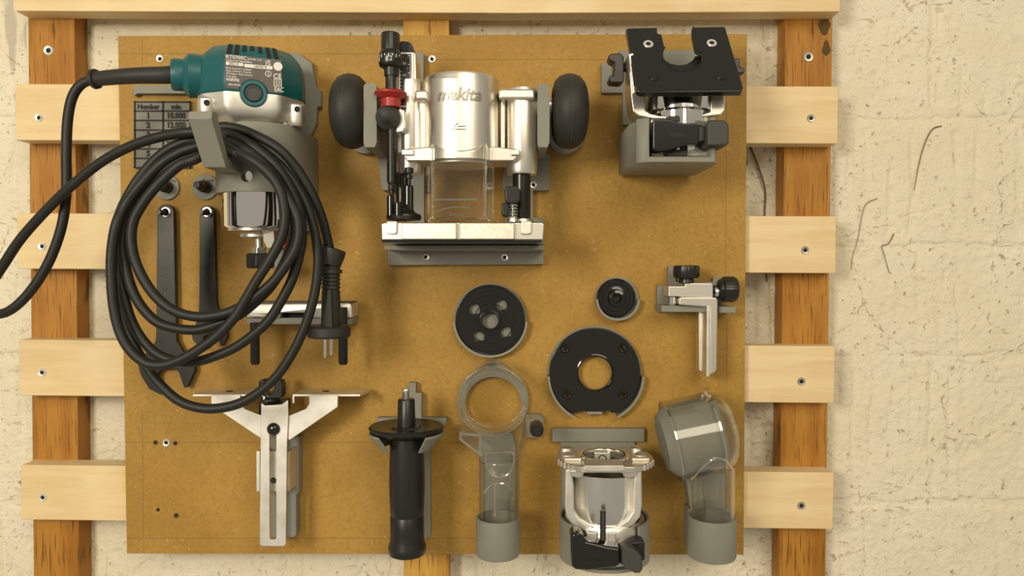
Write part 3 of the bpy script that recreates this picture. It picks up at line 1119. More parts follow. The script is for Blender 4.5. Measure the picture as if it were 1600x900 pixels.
B().lz(635, GD, [(20, 668), (40, 666), (56, 664.5), (58.5, 667), (57.5, 671), (44, 676), (24, 684), (10, 686)], 56).make('flange', 'plastic_black', gr)
B().lz(636, GD, [(20, 678), (25.5, 684), (26.5, 700), (27.8, 735), (28, 760), (27, 785), (26.3, 801), (25.6, 802.5), (25.6, 804.5), (26.5, 806), (26.5, 830), (27, 845), (29.5, 852), (29.8, 858), (28.5, 864), (20, 868), (0, 869)], 48).make('grip', 'plastic_black', gr)

# ------------------------------------------------------------------ plunge base and its holder
PB = 96
ph = thing('plunge_base_holder', 'wide grey printed ledge with side clips carrying the plunge base', 'tool holder', 727, 413, DB)
b = B().prism([(605, 389), (849, 389), (850, 413), (605, 414.5)], DB, 53).make('ledge_plate', 'pla', ph, .5)
screw(b, 665.5, 401.5, 53, 5.6, 'dull_zinc')
screw(b, 788.5, 402, 53, 5.6, 'zinc')
B().prism([(599, 383), (851, 383), (851, 391), (601, 391)], DB, 84, 84).make('ledge', 'pla', ph, .6)
b = B()
b.prism([(597, 240), (655, 240), (663, 262), (663, 382), (640, 382), (640, 297), (598, 297)], DB, 51)
b.make('side_plate', 'pla', ph, .5)
b = B().prism([(788, 262), (830, 240), (859, 240), (859, 297.5), (833, 297.5), (833, 340), (850, 341), (850, 382), (790, 382), (790, 300), (783, 290)], DB, 51).make('side_plate', 'pla', ph, .5)
screw(b, 833.5, 289, 51, 5.6, 'zinc')
B().prism([(648, 82), (662, 82), (662, 175), (648, 175)], DB, 52).make('upper_plate', 'pla', ph, .5)
# side clips carry the handle stems
for xs, cx_, mir in (((568, 588.5), 570, 1), ((840, 858.5), 868, -1)):
    b = B()
    b.prism([(xs[0], 134), (xs[0] + 3, 131), (xs[1] - 3, 131), (xs[1], 134), (xs[1], 222), (xs[1] - 3, 230), (xs[0] + 3, 230), (xs[0], 224)], 51, 112)
    if mir == 1:
        b.prism([(583, 180), (600, 180), (612, 297), (597, 297)], DB, 60, 60)
    else:
        b.prism([(838, 190), (858, 190), (860, 297), (842, 297)], DB, 60, 60)
    so = b.make('side_clip', 'pla', ph)
    cutout(so, B().lx(166 if mir < 0 else 175, PB, [(14, xs[0] - 12), (14, xs[1] + 12)], 30))
for cx_, cy_ in ((570, 205), (884, 205)):
    B().prism(circ(cx_, cy_ - 6, 33, 36, 41), DB, 54).make('handle_rest', 'pla', ph, .6)

pb = thing('plunge_attachment', 'silver plunge router base with two round black handles and clear chip guard', 'router base', 722, 380, PB)
CXP = 721
k = S(PB)
b = B()
b.lz(CXP, PB, [(50, 129), (55, 125.5), (57.5, 127), (58.5, 130), (58.5, 255), (56, 258), (40, 258.5)], 72)
b.make('clamp_cylinder', 'aluminium', pb)
# front cover plate with scalloped lower edge
rows = []
cxw = U(CXP, 180, PB).x
oy = U(CXP, 180, PB).y
Rf = 61.5 * k
for j in range(9):
    row = []
    for i in range(29):
        a = math.radians(-44 + 88 * i / 28)
        s_ = math.sin(a) / math.sin(math.radians(44))
        yt = 122.5
        yb = 222 + 13.5 * (1 - s_ * s_) ** .8
        y = yt + (yb - yt) * j / 8
        df = -oy * 1000 + Rf * 1000 * math.cos(a)
        row.append(Vector((cxw + Rf * math.sin(a), oy - Rf * math.cos(a), U(CXP, y, df).z)))
    rows.append(row)
cen = Vector((cxw, oy, 0))


def inward(p, dd_=.003):
    h = Vector((p.x - cxw, p.y - oy, 0)).normalized()
    return p - h * dd_


b = B()
b.grid(rows, closed=False, caps=(False, False))
b.grid([[inward(p) for p in r] for r in rows], closed=False, caps=(False, False))
rim = rows[0] + [r[-1] for r in rows[1:]] + rows[-1][-2::-1] + [r[0] for r in rows[-2:0:-1]]
b.grid([rim, [inward(p) for p in rim]], caps=(False, False))
fc = b.make('front_cover', 'aluminium', pb, .5)
zl = U(CXP, 155.5, 124).z
text('makita', (cxw, oy - Rf, zl), EX, EZ, .0116, 'logo_shade_metal', fc, extr=.8, R=Rf, shear=.25, bold=.022, sx=1.0)
# moulded arrow
b = B()
for p0, p1 in (((706.5, 201.5), (715.5, 192)), ((706.5, 201.8), (728, 202)), ((715.5, 197), (728, 197))):
    a_, c_ = U(*p0, 124.5), U(*p1, 124.5)
    for v in (a_, c_):
        v.y = oy - math.sqrt(max(Rf ** 2 - (v.x - cxw) ** 2, 0)) - .0001
    b.tube([a_ + (c_ - a_) * q / 6 for q in range(7)] if abs(a_.z - c_.z) > .003 else [Vector((a_.x + (c_.x - a_.x) * q / 6, oy - math.sqrt(Rf ** 2 - (a_.x + (c_.x - a_.x) * q / 6 - cxw) ** 2) - .0001, a_.z)) for q in range(7)], .00025, 6)
b.make('arrow_mark', 'shade_black', fc)  # near-black lines drawn for the dark edges of the arrow

# columns and yoke
b = B()
b.lz(641, PB, [(14, 124), (19, 128), (19.5, 268), (18, 272.5), (8, 273)], 36)
b.make('column', 'aluminium', pb)
b = B()
b.lz(815, PB, [(18, 139), (23, 141), (24, 146), (24, 268), (22.5, 273), (10, 274)], 40)
b.make('column', 'aluminium', pb)
b = B()
b.prism([(779, 138), (832, 138), (836, 143), (836, 155), (779, 155)], PB - 12, PB + 13)
b.make('upper_bridge', 'aluminium', pb, 2, seg=3)
b = B()
b.prism([(648, 140), (668, 140), (668, 156), (648, 156)], PB - 6, PB + 12)
b.make('upper_bridge', 'aluminium', pb, 2, seg=3)
for x0_, x1_ in ((655, 664), (782, 789)):
    B().bx(x0_, 150, x1_, 236, PB - 8, PB + 4).make('web_rib', 'aluminium', pb, 1)
yk = [(630, 232), (648, 231), (668, 229), (776, 229), (792, 231), (812, 233), (811, 243), (803, 252), (636, 252), (630, 243)]
B().prism(yk, PB - 14, PB + 17).make('lower_yoke', 'aluminium', pb, 1.2, seg=3)
for x0_, x1_ in ((627, 646), (798, 812)):
    B().bx(x0_, 233, x1_, 242.5, PB + 12, PB + 19.5).make('yoke_pad', 'satin_aluminium', pb, .8)
b = B()
b.lz(CXP, PB, [(40, 250), (52, 252), (52, 259.5), (30, 260)], 48)
b.make('cylinder_seat', 'satin_aluminium', pb)

# handles: stem boss and round knob, left and right
b = B()
b.lx(166, PB, [(14, 820), (20, 826), (17, 834), (13, 842), (13, 866)], 30)
b.make('handle_stem', 'aluminium', pb)
b = B()
b.lx(175, PB, [(13, 625), (13, 600), (12, 570)], 30)
b.make('handle_stem', 'aluminium', pb)
for prof, cy_ in (([(18, 861.5), (36, 863), (46, 866.5), (53, 873), (56.5, 882), (57.3, 889), (56.5, 897), (53, 905), (46, 911.5), (36, 916), (22, 918.5), (0, 919.3)], 174.5),
                  ([(0, 518.8), (22, 519.6), (36, 522), (46, 526.5), (53, 533), (56.5, 541), (57.3, 549), (56.5, 556), (53, 564), (46, 571), (36, 575), (18, 577)], 174.5)):
    b = B()
    b.lx(cy_, PB, prof, 56)
    kn = b.make('handle_knob', 'rubber', pb)
    xm = 890.5 if prof[0][1] > 800 else 547.5
    b = B()
    b.lx(cy_, PB, [(57.0, xm - .7), (57.75, xm - .5), (57.75, xm + .5), (57.0, xm + .7)], 56, cp=True)
    b.make('mould_line', 'grey_rubber', kn)

# depth scale
DS = PB + 8
sb = B().prism([(620, 84), (623, 80.5), (646, 80.5), (650, 84), (652, 165), (655, 175), (655, 240), (620, 240)], PB - 16, DS - 1).make('scale_body', 'aluminium', pb, 1)
b = B()
fr_o = [(623, 82), (645.5, 82), (645.5, 167), (623, 167)]
fr_i = [(625, 84.5), (643, 84.5), (643, 164.8), (625, 164.8)]
b.prism(fr_o, DS - 1, DS + .8, holes=[fr_i])
b.make('scale_frame', 'satin_aluminium', sb, .3)
sf = B().bx(624, 83, 644, 166, DS - 1, DS).make('scale_face', 'plastic_black', sb)
b = B()
for i in range(29):
    y = 87 + i * 2.7
    x_ = 637.5 if i % 5 == 0 else 640
    b.bx(x_, y - .5, 643, y + .5, DS, DS + .1)
for i in range(10):
    y = 112 + i * 5.4
    b.bx(625.2, y - .4, 628, y + .4, DS, DS + .1)
b.make('scale_ticks', 'label_white', sb)
for s_, x_, y_ in (('30', 631.5, 101), ('20', 631.5, 119), ('10', 632, 137.5), ('0', 634, 155.5), ('1', 637, 109), ('1/2', 637, 133)):
    flat_text(s_, x_, y_, 3.8, DS, 'label_white', sb, extr=.1)
B().prism([(624, 82), (624, 66), (627, 63.5), (638, 64.5), (643, 68), (647.5, 82)], PB - 12, DS - 2).make('scale_cap', 'plastic_black', pb, 1.5, seg=3)

# fine adjuster: ribbed knob, dial, stem
AD2 = PB + 16
CXA = 610
B().lz(CXA, AD2, [(11, 51.5), (13.6, 52.5), (14.3, 55), (14.3, 80), (10, 81)], 48, lobes=(16, .02)).make('adjuster_knob', 'plastic_black', pb)
dl = B().lz(CXA, AD2, [(14.5, 79.5), (17, 84), (18, 88), (18, 101), (16.5, 104.5), (13, 106.5), (8, 107)], 48).make('adjuster_dial', 'plastic_black', pb)
cxa = U(CXA, 90, AD2)
Rd = 18 * S(AD2)
text('0.2', (U(610.5, 90, AD2).x, cxa.y - Rd, U(CXA, 99.3, AD2).z), EX, EZ, 7.4 * S(AD2) / .7, 'label_white', dl, extr=.1, R=Rd, sx=.8)
text('4', (cxa.x - Rd * math.sin(1.05), cxa.y - Rd * math.cos(1.05), U(CXA, 99.3, AD2).z), (math.cos(1.05), -math.sin(1.05), 0), EZ, 7.4 * S(AD2) / .7, 'label_white', dl, extr=.1, sx=.8)
b = B()
for i in range(-3, 4):
    a = i * .34
    y1 = 91.5 if i % 2 else 89.3
    O = Vector((cxa.x + Rd * math.sin(a), cxa.y - Rd * math.cos(a), 0))
    t_ = Vector((math.cos(a), math.sin(a), 0)) * .0003
    n_ = Vector((math.sin(a), -math.cos(a), 0))
    za, zb_ = U(CXA, 88.3, AD2).z, U(CXA, 93.6 if i % 2 == 0 else 91, AD2).z
    q = [O - t_ + Vector((0, 0, za)), O + t_ + Vector((0, 0, za)), O + t_ + Vector((0, 0, zb_)), O - t_ + Vector((0, 0, zb_))]
    b.extr([v - n_ * .0001 for v in q], n_ * .0002)
b.make('dial_ticks', 'label_white', dl)
B().lz(611, AD2, [(11, 106), (10.5, 119), (8.7, 119.5), (8.7, 135), (8.9, 136), (8.9, 146)], 28).make('adjuster_stem', 'plastic_black', pb)
B().lz(610.5, AD2, [(14, 143.5), (23, 143.6), (25.5, 145.5), (25, 148), (19, 153), (15, 155), (15, 168), (10, 169)], 40).make('stop_collar', 'red', pb)
b = B()
b.ly(607, 184.5, AD2, [(19.5, PB), (19.5, AD2 + 1), (18.5, AD2 + 4), (14.5, AD2 + 6), (13.2, AD2 + 7.5), (11, AD2 + 12), (6.5, AD2 + 15), (0, AD2 + 16)], 40)
b.make('clamp_knob', 'grey_rubber', pb)
b = B()
b.prism([(623, 168), (632, 172), (634, 198), (630, 206), (617, 208)], PB, AD2)
b.make('clamp_block', 'aluminium', pb, 1)
b = B()
b.lz(612, AD2, [(r, y) for q in range(26) for r, y in ((7.8, 202 + q * 3.2), (7.8, 203.6 + q * 3.2), (6.9, 204.2 + q * 3.2), (6.9, 204.9 + q * 3.2))] + [(6, 288)], 20)
b.make('stop_rod', 'plastic_black', pb)

# guide rods
B().lz(628, PB, [(9.5, 270), (9.5, 346)], 24).make('guide_rod', 'dark_rod', pb)
B().lz(815, PB, [(14, 272), (14, 342)], 28).make('guide_rod', 'dark_rod', pb)
B().lz(815, PB, [(14.5, 341), (19, 343), (20, 347), (10, 348)], 28).make('rod_foot', 'aluminium', pb)
# stop turret with three set screws
b = B()
b.lz(631, PB + 12, [(14, 326), (18, 332), (26.5, 336), (27.5, 340), (26, 344), (10, 345)], 40)
tu = b.make('stop_turret', 'plastic_black', pb)
for xx, y0, y1, hy, rr, hr, dp in ((610.5, 305, 337, 288, 6, 5, PB + 20), (622, 316, 337, 310, 6.5, 0, PB + 24), (638, 290, 337, 262, 8, 7, PB + 14)):
    b = B()
    b.lz(xx, dp, [(rr - 1.5, y0), (rr, y0 + 1.5), (rr, y1)], 18)
    pil = b.make('stop_pillar', 'gloss_black', tu)
    if hr:
        b = B()
        b.lz(xx + 1, dp, [(hr - 1.5, hy), (hr, hy + 1.5), (hr, hy + 8), (hr - 1, hy + 9), (3.2, hy + 9.2), (3.2, hy + 11), (hr - 1.5, hy + 12), (hr - 1.5, hy + 17), (3, hy + 18), (3, y0 + 1)], 12)
        b.make('stop_screw', 'tool_steel', tu)
# lock lever and spring on the right
b = B()
b.prism([(789, 293), (793, 291), (808, 291), (813, 296), (813, 312), (808, 318), (793, 318), (789, 312)], PB + 8, PB + 22)
b.prism([(783, 319), (787, 316), (795, 317), (796, 335), (792, 338.5), (784, 336)], PB + 4, PB + 20)
b.make('lock_lever', 'plastic_black', pb, 1.5, seg=3)
pts = [Vector((U(801, 300, PB + 14).x + .0032 * math.cos(a), -(PB + 14) / 1000 + .0032 * math.sin(a), U(801, 317 + a / (2 * PI) * 4.6, PB + 14).z)) for a in [i * PI / 6 for i in range(12 * 5)]]
b = B()
b.tube(pts, .0007, 6)
b.lz(801, PB + 14, [(3, 314), (3, 340), (8.5, 341), (9.5, 347), (4, 348)], 18)
b.make('lock_spring', 'steel', pb)

# clear chip guard
CG = PB + 26
b = B()
out = [(664.5, 238), (675, 224), (678, 222.5), (757, 222.5), (760, 224), (771.5, 238), (772.5, 330), (778, 340), (782, 346.5), (654, 346.5), (660, 340), (663.5, 330)]
inn = [(675, 243), (680, 247), (756, 247), (760, 243), (760, 336), (675, 336)]
# front panel and two side cheeks, bent from one sheet
b.prism([(675, 224.5), (683, 230), (700, 237), (721, 240), (741, 237), (752, 230), (759, 224.5), (759, 345), (675, 345)], CG - 2, CG)
for s_ in (-1, 1):
    xe = 675 if s_ < 0 else 759
    xo = 664 if s_ < 0 else 772
    A_, Bq, C_, D_ = U(xe, 224.5, CG), U(xe, 345, CG), U(xo, 345, CG - 22), U(xo, 238, CG - 22)
    b.extr([A_, Bq, C_, D_], (.0018 * -s_, 0, 0))
cgo = b.make('chip_guard', 'clear', pb, .5)
b = B()
b.tube([U(676, 312, CG + .5), U(746, 312, CG + .5)], .0008, 8)  # shiny line across the panel, built as a bright bead
for xe in (675, 759):
    b.tube([U(xe, 224.5, CG), U(xe, 300, CG), U(xe, 338, CG), U(xe + (6 if xe > 700 else -6), 346, CG)], .0007, 8)
b.tube(catmull([U(683, 331, CG + .3), U(696, 326, CG + .5), U(715, 323.5, CG + .5), U(735, 325, CG + .5)], 4), .0005, 6)
b.make('guard_ridges', 'clear_edge_glint', cgo)
for xx in (689, 741):
    b = B()
    b.lz(xx, CG - 1, [(16, 343), (12, 341), (6, 340.3), (0, 340)], 24)
    b.make('guard_foot', 'clear_edge_glint', cgo)
flat_text('452053-8', 713, 338, 4.2, CG + .1, 'clear_edge_glint', cgo, extr=.3)

# base casting
BF = 128
b = B()
b.prism([(594, 349), (600, 347), (848, 347), (851, 350), (849, 375), (595, 375)], 56, BF - 3, BF)
b.make('base_casting', 'aluminium', pb, 1)
for x0_, x1_ in ((627, 713.5), (718, 804)):
    B().bx(x0_, 348, x1_, 374.3, BF - 12, BF).make('fence_block', 'cast', pb, .8)
for x0_, x1_ in ((604, 620.5), (814, 831)):
    B().prism([(x0_, 345.5), (x1_, 345.5), (x1_ - .5, 364), (x1_ - 4, 366), (x0_ + 3, 366), (x0_ + .5, 364)], BF - 20, BF - 1).make('corner_pad', 'cast', pb, .6)
B().prism([(595, 374.5), (847, 374.5), (846, 379), (598, 379)], 54, BF - 2).make('sole_plate', 'gloss_black', pb, .5)

# ------------------------------------------------------------------ tilt base and its holder
th_ = thing('tilt_base_holder', 'grey printed box holder gripping the tilting router base', 'tool holder', 1060, 266, DB)
B().prism([(940, 98), (967, 98), (967, 78), (1112, 78), (1112, 240), (990, 240), (990, 195), (973, 195), (973, 145), (940, 145)], DB, 50).make('back_plate', 'pla', th_, .5)
TD = 122
xl, xr = U(983, 210, 100).x, U(1127, 210, TD).x
xw0, xw1 = U(1014.5, 210, TD).x, U(1110, 210, TD).x
zt, zb = U(1060, 183.5, TD).z, U(1060, 253.5, TD).z
sec = [(xr, -.050), (xr, -.110), (xr - .004, -TD / 1000), (xw0 - .001, -TD / 1000), (xw0 - .008, -.117), (xl + .0035, -.108), (xl, -.098), (xl, -.050)]
box = B().extr([(x, y, zb) for x, y in sec], (0, 0, zt - zb)).make('cup', 'pla', th_, .6)
c_ = B()
zf = U(1060, 244.5, TD).z
c_.extr([(xw0, -.14, zf), (xw1, -.14, zf), (xw1, -.14, zt + .02), (xw0, -.14, zt + .02)], (0, .075, 0))
cutout(box, c_)

tb = thing('tilt_attachment', 'silver tilting router base under a black U-notched plate', 'router base', 1062, 245, 90)
cxt, dt = 1060, 95
B().lz(cxt, dt, [(40, 126), (52.5, 128), (52.5, 178), (46, 180), (46, 240), (44, 243), (20, 243)], 64).make('clamp_cylinder', 'chrome', tb)
b = B()
prof_l = [(982, 84), (996, 84), (1008, 150), (1008.5, 172), (1016, 177), (1030, 180.5), (1047, 182), (1047, 186), (1020, 185.5), (998, 181), (989, 174), (986, 150)]
b.prism(prof_l, 88, 112)
b.prism([(1112, 140), (1133, 140), (1132.5, 172), (1127, 179), (1105, 182), (1078, 183.5), (1078, 180), (1098, 178.5), (1110, 174)], 88, 112)
b.make('yoke_frame', 'aluminium', tb, 1.2, seg=3)
b = B()
b.lz(1069.5, 114, [(6.2, 140), (6.2, 196)], 20)
b.make('clamp_bolt', 'steel', tb)
b = B()
b.bx(1017, 186, 1108, 244, 100, 109)
b.make('clamp_body', 'satin_aluminium', tb, .8)
b = B()
b.prism([(1041, 184), (1047, 180.5), (1061, 180.5), (1063, 184), (1063, 190), (1041, 190)], 106, 116)
b.prism([(1038, 234), (1040, 241), (1046, 244), (1074, 244), (1076, 224), (1062, 224), (1062, 234)], 108, 116)
b.make('clamp_bracket', 'tool_steel', tb, .6)
lev = [(1020, 189), (1024, 186), (1045, 186), (1060, 190.5), (1075, 192.5), (1090, 191.5), (1093, 195), (1093, 221), (1089, 225.5), (1072, 226.5), (1055, 231), (1040, 235), (1024, 235), (1020, 232)]
B_ = B().prism(lev, 112, 126)
lo_ = B_.make('clamp_lever', 'gloss_black', tb, 2.5, seg=3)
text('makita', U(1060, 208, 126.1), (-1, 0, 0), (0, 0, -1), 7.5 * S(126) / .7, 'tool_steel', lo_, extr=.3, shear=.25, sx=.9)
B().prism([(1090, 197), (1106, 198), (1106, 220), (1090, 222)], 112, 124).make('lever_neck', 'plastic_black', tb, .8)
B().prism([(1105, 190), (1110, 187), (1132, 187), (1138, 191), (1140, 200), (1140, 222), (1136, 228), (1108, 228.5), (1104.5, 226)], 108, 130).make('lever_tip', 'grey_rubber', tb, 2.2, seg=3)
# tilted sole plate
Pb, Pt = U(1079, 145.5, 133), U(1056, 42.5, 99)
ey = (Pt - Pb).normalized()
ex = (EX - ey * ey.x).normalized()
nn = ex.cross(ey)
if nn.y > 0:
    nn = -nn
camp = Vector((0, -L, ZC))


def onpl(px, py):
    q = U(px, py, 50)
    dr = q - camp
    t_ = (Pb - camp).dot(nn) / dr.dot(nn)
    return camp + dr * t_


out = [(980.5, 43.5), (1027, 42.5), (1027.5, 51.5), (1034, 53), (1038.5, 74)] + [(1035, 82), (1035.5, 90), (1039, 97), (1046, 104), (1056, 109), (1067, 110.5), (1080, 109), (1090, 104.5), (1096, 98), (1098, 90), (1096, 83), (1086.5, 76), (1081, 52), (1084, 42)] + \
      [(1131, 41), (1134, 43.5), (1161.5, 136), (1160, 142.5), (1000, 144), (995, 141.5), (978, 46)]
b = B()
b.extr([onpl(*q) for q in out], -nn * .0045)
spl = b.make('sole_plate', 'gloss_black', tb, .8)
b = B()
ln = [(1030, 76), (1036, 77), (1042, 84.5), (1050, 89.5), (1062, 92), (1075, 90.5), (1084, 85), (1089, 78), (1100, 77), (1102, 116), (1028, 116)]
b.extr([onpl(*q) - nn * .0055 for q in ln], -nn * .004)
b.make('notch_dark_sheet', 'plastic_black', spl, .3)  # black sheet added behind the plate for the dark arc in its notch
b = B()
rimp = [onpl(*q) for q in out[4:19]]
b.tube([q + nn * .0001 for q in catmull(rimp, 3)], .0006, 6)
b.make('notch_rim', 'plastic_black', spl)
for q in ((1013, 69), (1112, 67.5)):
    screw(spl, 0, 0, 0, 7, 'zinc', nrm=nn, O=onpl(*q))
for q in ((1021.5, 120), (1126.5, 118.5)):
    screw(spl, 0, 0, 0, 7.4, 'tool_steel', nrm=nn, O=onpl(*q))
b = B()
b.prism([(951, 86), (955, 83.5), (970, 82.5), (975, 88), (975, 127), (971, 130), (954, 129), (950.5, 124), (953, 118), (959, 117), (960, 98), (954, 95), (951, 91)], 88, 100)
b.lx(106, 94, [(9, 972), (6, 976), (6, 990)], 16)
b.make('wing_nut', 'plastic_black', tb, 1.8, seg=3)
b = B()
b.prism([(1146, 92), (1154, 90), (1157, 93), (1156, 104), (1163, 105), (1165, 109), (1163, 114.5), (1156, 115), (1146, 112)], 88, 100)
b.lx(104, 94, [(5, 1128), (5, 1149)], 16)
b.make('wing_nut', 'plastic_black', tb, 1.5, seg=3)
b = B()
b.prism([(982, 84), (990, 82), (1000, 140), (990, 146)], 86, 114)
b.make('tilt_bracket', 'aluminium', tb, .8)
b = B()
b.prism([(1122, 84), (1140, 84), (1140, 150), (1112, 150)], 86, 108)
b.make('tilt_bracket', 'aluminium', tb, .8)

# ------------------------------------------------------------------ flat discs in their ring holders
def ring_holder(label, cx, cy, r, d1, a0, a1, back=True, wall_t=3.4):
    t_ = thing('disc_holder', label, 'tool holder', cx, cy + r, DB, 'ring holders for the black discs')
    if back:
        B().ly(cx, cy, DB, [(r - .5, DB), (r - .5, DB + 3)], 56).make('backing', 'pla', t_)
    b = B()
    b.ly(cx, cy, DB, [(r, DB), (r, d1), (r - wall_t, d1), (r - wall_t, DB)], 48, a0=math.radians(a0), a1=math.radians(a1))
    b.make('rim', 'pla', t_)
    return t_


ring_holder('grey half-ring holder around the black disc with four holes', 766.5, 499.5, 57.5, 53, -268, -92)
d1_ = thing('guide_disc', 'black disc with four round holes and a raised centre bushing', 'disc', 766, 553, 49)
hs = [(741.5, 483), (783.5, 476.5), (748.5, 525), (790.5, 518.5)]
DD = 51.5
b = B().prism(circ(766, 499, 54.3, 64), DB + 3.2, DD, holes=[circ(x, y, 8.2, 20) for x, y in hs] + [circ(766, 501, 12.5, 28)])
b.make('disc_plate', 'gloss_black', d1_, .5)
b = B()
b.ly(766, 501, DD, [(12.5, DD - 3), (12.5, DD + 2.6), (14, DD + 3.2), (16.5, DD + 2.6), (17.5, DD), (17.5, DD - .5)], 40, cp=True)
b.make('bushing', 'plastic_black', d1_)
b = B()
for r_ in (24, 37, 50):
    b.ly(766, 499, DD, [(r_, DD - .1), (r_ + .6, DD + .12), (r_ + 1.2, DD - .1)], 64, cp=True)
b.make('turning_rings', 'gloss_black', d1_)

ring_holder('grey half-ring holder around the small glossy bushing disc', 963, 466, 34, 53, -268, -92)
d2_ = thing('template_bushing', 'small glossy black bushing disc with narrow centre hole', 'disc', 963, 497, 49)
b = B()
b.ly(963, 465.5, DD, [(5, DD - 3), (6.5, DD + 4.5), (8, DD + 5.2), (12.5, DD + 4.6), (13.8, DD + 3), (14.2, DD + .6), (20, DD), (28, DD), (30.2, DD - 1), (30.4, DD - 4), (5, DD - 4)], 56, cp=True)
b.make('bushing_body', 'gloss_black', d2_)
b = B()
b.ly(963, 465.5, DD, [(21, DD - .1), (22, DD + .35), (25.5, DD + .35), (26.5, DD - .1)], 56, cp=True)
b.make('raised_ring', 'gloss_black', d2_)

t_ = thing('disc_holder', 'grey side arcs and clip holding the largest black disc', 'tool holder', 929, 652, DB, 'ring holders for the black discs')
for a0, a1 in ((-153, -92), (92, 153)):
    b = B()
    b.ly(929.5, 583.5, DB, [(75, DB), (75, 53), (71.6, 53), (71.6, DB)], 24, a0=math.radians(-a0), a1=math.radians(-a1))
    b.make('rim', 'pla', t_)
B().prism(arc(928.5, 582.5, 73.2, -92, 92, 40) + arc(928.5, 582.5, 60, 92, -92, 40), DB, 46).make('backing', 'pla', t_)
B().bx(917, 643.5, 941, 647.5, DB, 53).make('clip', 'pla', t_, .3)
d3_ = thing('sub_base_disc', 'largest black disc with wide centre hole and flat lower edge', 'disc', 929, 643, 49)
out = arc(929.5, 583.5, 71.3, -149, 149, 72) + [(955, 645), (954, 642.5), (903.5, 642.5), (902, 645), (896, 646)]
sh_ = [(882.5, 544.5), (973.5, 544), (886.5, 616), (973, 616)]
B().prism(out, 46.5, DD, holes=[circ(930, 583, 26.5, 40)] + [circ(x, y, 4, 14) for x, y in sh_]).make('disc_plate', 'gloss_black', d3_, .6)
b = B()
b.ly(930, 583, DD, [(26.3, DD - 4), (26.3, DD - .8), (28.5, DD + .5), (30, DD + .2), (30, DD - .3)], 48, cp=True)
b.make('centre_rim', 'gloss_black', d3_)
for x, y in sh_:
    b = B()
    b.ly(x, y, DD, [(4.2, DD - 3), (4.2, DD - 1), (7, DD + .5), (8, DD + .1), (8, DD - .4)], 24, cp=True)
    b.make('screw_seat', 'plastic_black', d3_)

# ------------------------------------------------------------------ trimmer guide (angle with two knobs)
h_ = thing('angle_guide_holder', 'grey shelf mount under the small silver angle guide', 'tool holder', 1085, 489, DB)
B().prism([(1027, 446), (1044, 446), (1044, 416), (1056, 416), (1056, 440), (1114, 440), (1114, 433), (1129, 433), (1129, 488), (1027, 488)], DB, 49).make('back_plate', 'pla', h_, .4)
B().prism([(1033, 477.5), (1107, 477.5), (1107, 488), (1034, 487.5)], DB, 70).make('shelf', 'pla', h_, .5)
B().prism([(1123.5, 479), (1150, 479), (1150, 489), (1123.5, 489)], DB, 66).make('shelf', 'pla', h_, .5)
g = thing('angle_guide', 'small silver angle guide with two black knobs and a pointed leg', 'edge guide', 1105, 588, 60)
b = B()
b.prism([(1044.5, 447), (1070, 447), (1070.5, 443), (1073, 442), (1112, 442.5), (1114.5, 445), (1114.5, 465), (1044.5, 463.5)], 52, 71)
b.make('clamp_block', 'aluminium', g, .7)
b = B()
b.prism([(1061, 465.5), (1066, 464.5), (1118, 465), (1121.5, 468), (1121.5, 480), (1120, 577), (1117, 582), (1109, 586), (1109, 480), (1061, 476.5)], 60, 74)
b.make('angle_arm', 'aluminium', g, .8)
b = B()
b.prism([(1104.5, 478), (1109, 478), (1109, 588), (1103.5, 589)], 55, 74.6)
b.make('leg_edge', 'satin_aluminium', g, .3)
b = B()
b.prism([(1091.5, 478), (1108, 478), (1108, 588), (1092, 579)], 50, 60)
lg = b.make('leg_rail', 'aluminium', g, .6)
B().bx(1098, 492, 1100, 560, 59, 60.6).make('rail_groove', 'tool_steel', lg)
B().lz(1050, 66, [(5, 463), (6.5, 464), (6.5, 476), (5, 477)], 24).make('guide_roller', 'chrome', g)
b = B()
b.lz(1072.5, 66, [(16, 414.5), (19.5, 416), (20, 419), (20, 431), (18, 434.5), (11, 435), (12, 439), (12, 442.5)], 64, lobes=(20, .022))
b.make('knob', 'plastic_black', g)
b = B()
b.lx(452, 66, [(6, 1114), (6, 1121), (13, 1122), (15.5, 1124), (15.5, 1127), (19, 1129), (19.6, 1133), (19.6, 1146), (18, 1150), (10, 1151)], 64, lobes=(20, .022))
b.make('knob', 'plastic_black', g)
B().lx(456, 66, [(8.5, 1116), (8.5, 1121)], 24).make('knob_collar', 'steel', g)

# ------------------------------------------------------------------ round dust nozzle in its cup
h_ = thing('dust_nozzle_holder', 'grey printed ring plate and cup holding the clear round nozzle', 'tool holder', 778, 866, DB)
b = B()
b.prism([(763, 572), (763, 566), (779, 566), (779, 572)] + arc(770.5, 626, 55, 9, 351, 60), DB, 50, holes=[circ(771, 630, 43.5, 48, 41)])
b.prism([(822, 648), (843, 648), (849, 653), (850, 676), (842, 684), (822, 684)], DB, 50)
b.prism([(748, 676), (800, 676), (806, 700), (806, 812), (752, 812), (752, 712)], DB, 49)
b.make('ring_plate', 'pla', h_, .4)
b = B()
k_ = 84
b.lz(778, k_, [(34.3, 807), (34.3, 864), (33, 866), (2, 866), (2, 861), (31, 861), (31.2, 807)], 56, cp=True)
b.make('cup', 'pla', h_)
B().bx(752, 812, 804, 858, DB, 60, 60).make('cup_back', 'pla', h_, .5)
n_ = thing('dust_nozzle', 'clear plastic ring nozzle with straight tube and small black knob', 'dust nozzle', 778, 860, 84)
b = B()
ND = 92
b.ly(770, 627.5, ND, [(55, 54), (55, ND - 2), (53, ND), (48.5, ND), (47, ND - 1.5), (47, ND - 8), (50.5, ND - 9), (50.5, 54)], 64, cp=True)
ro_ = b.make('ring', 'clear', n_)
b = B()
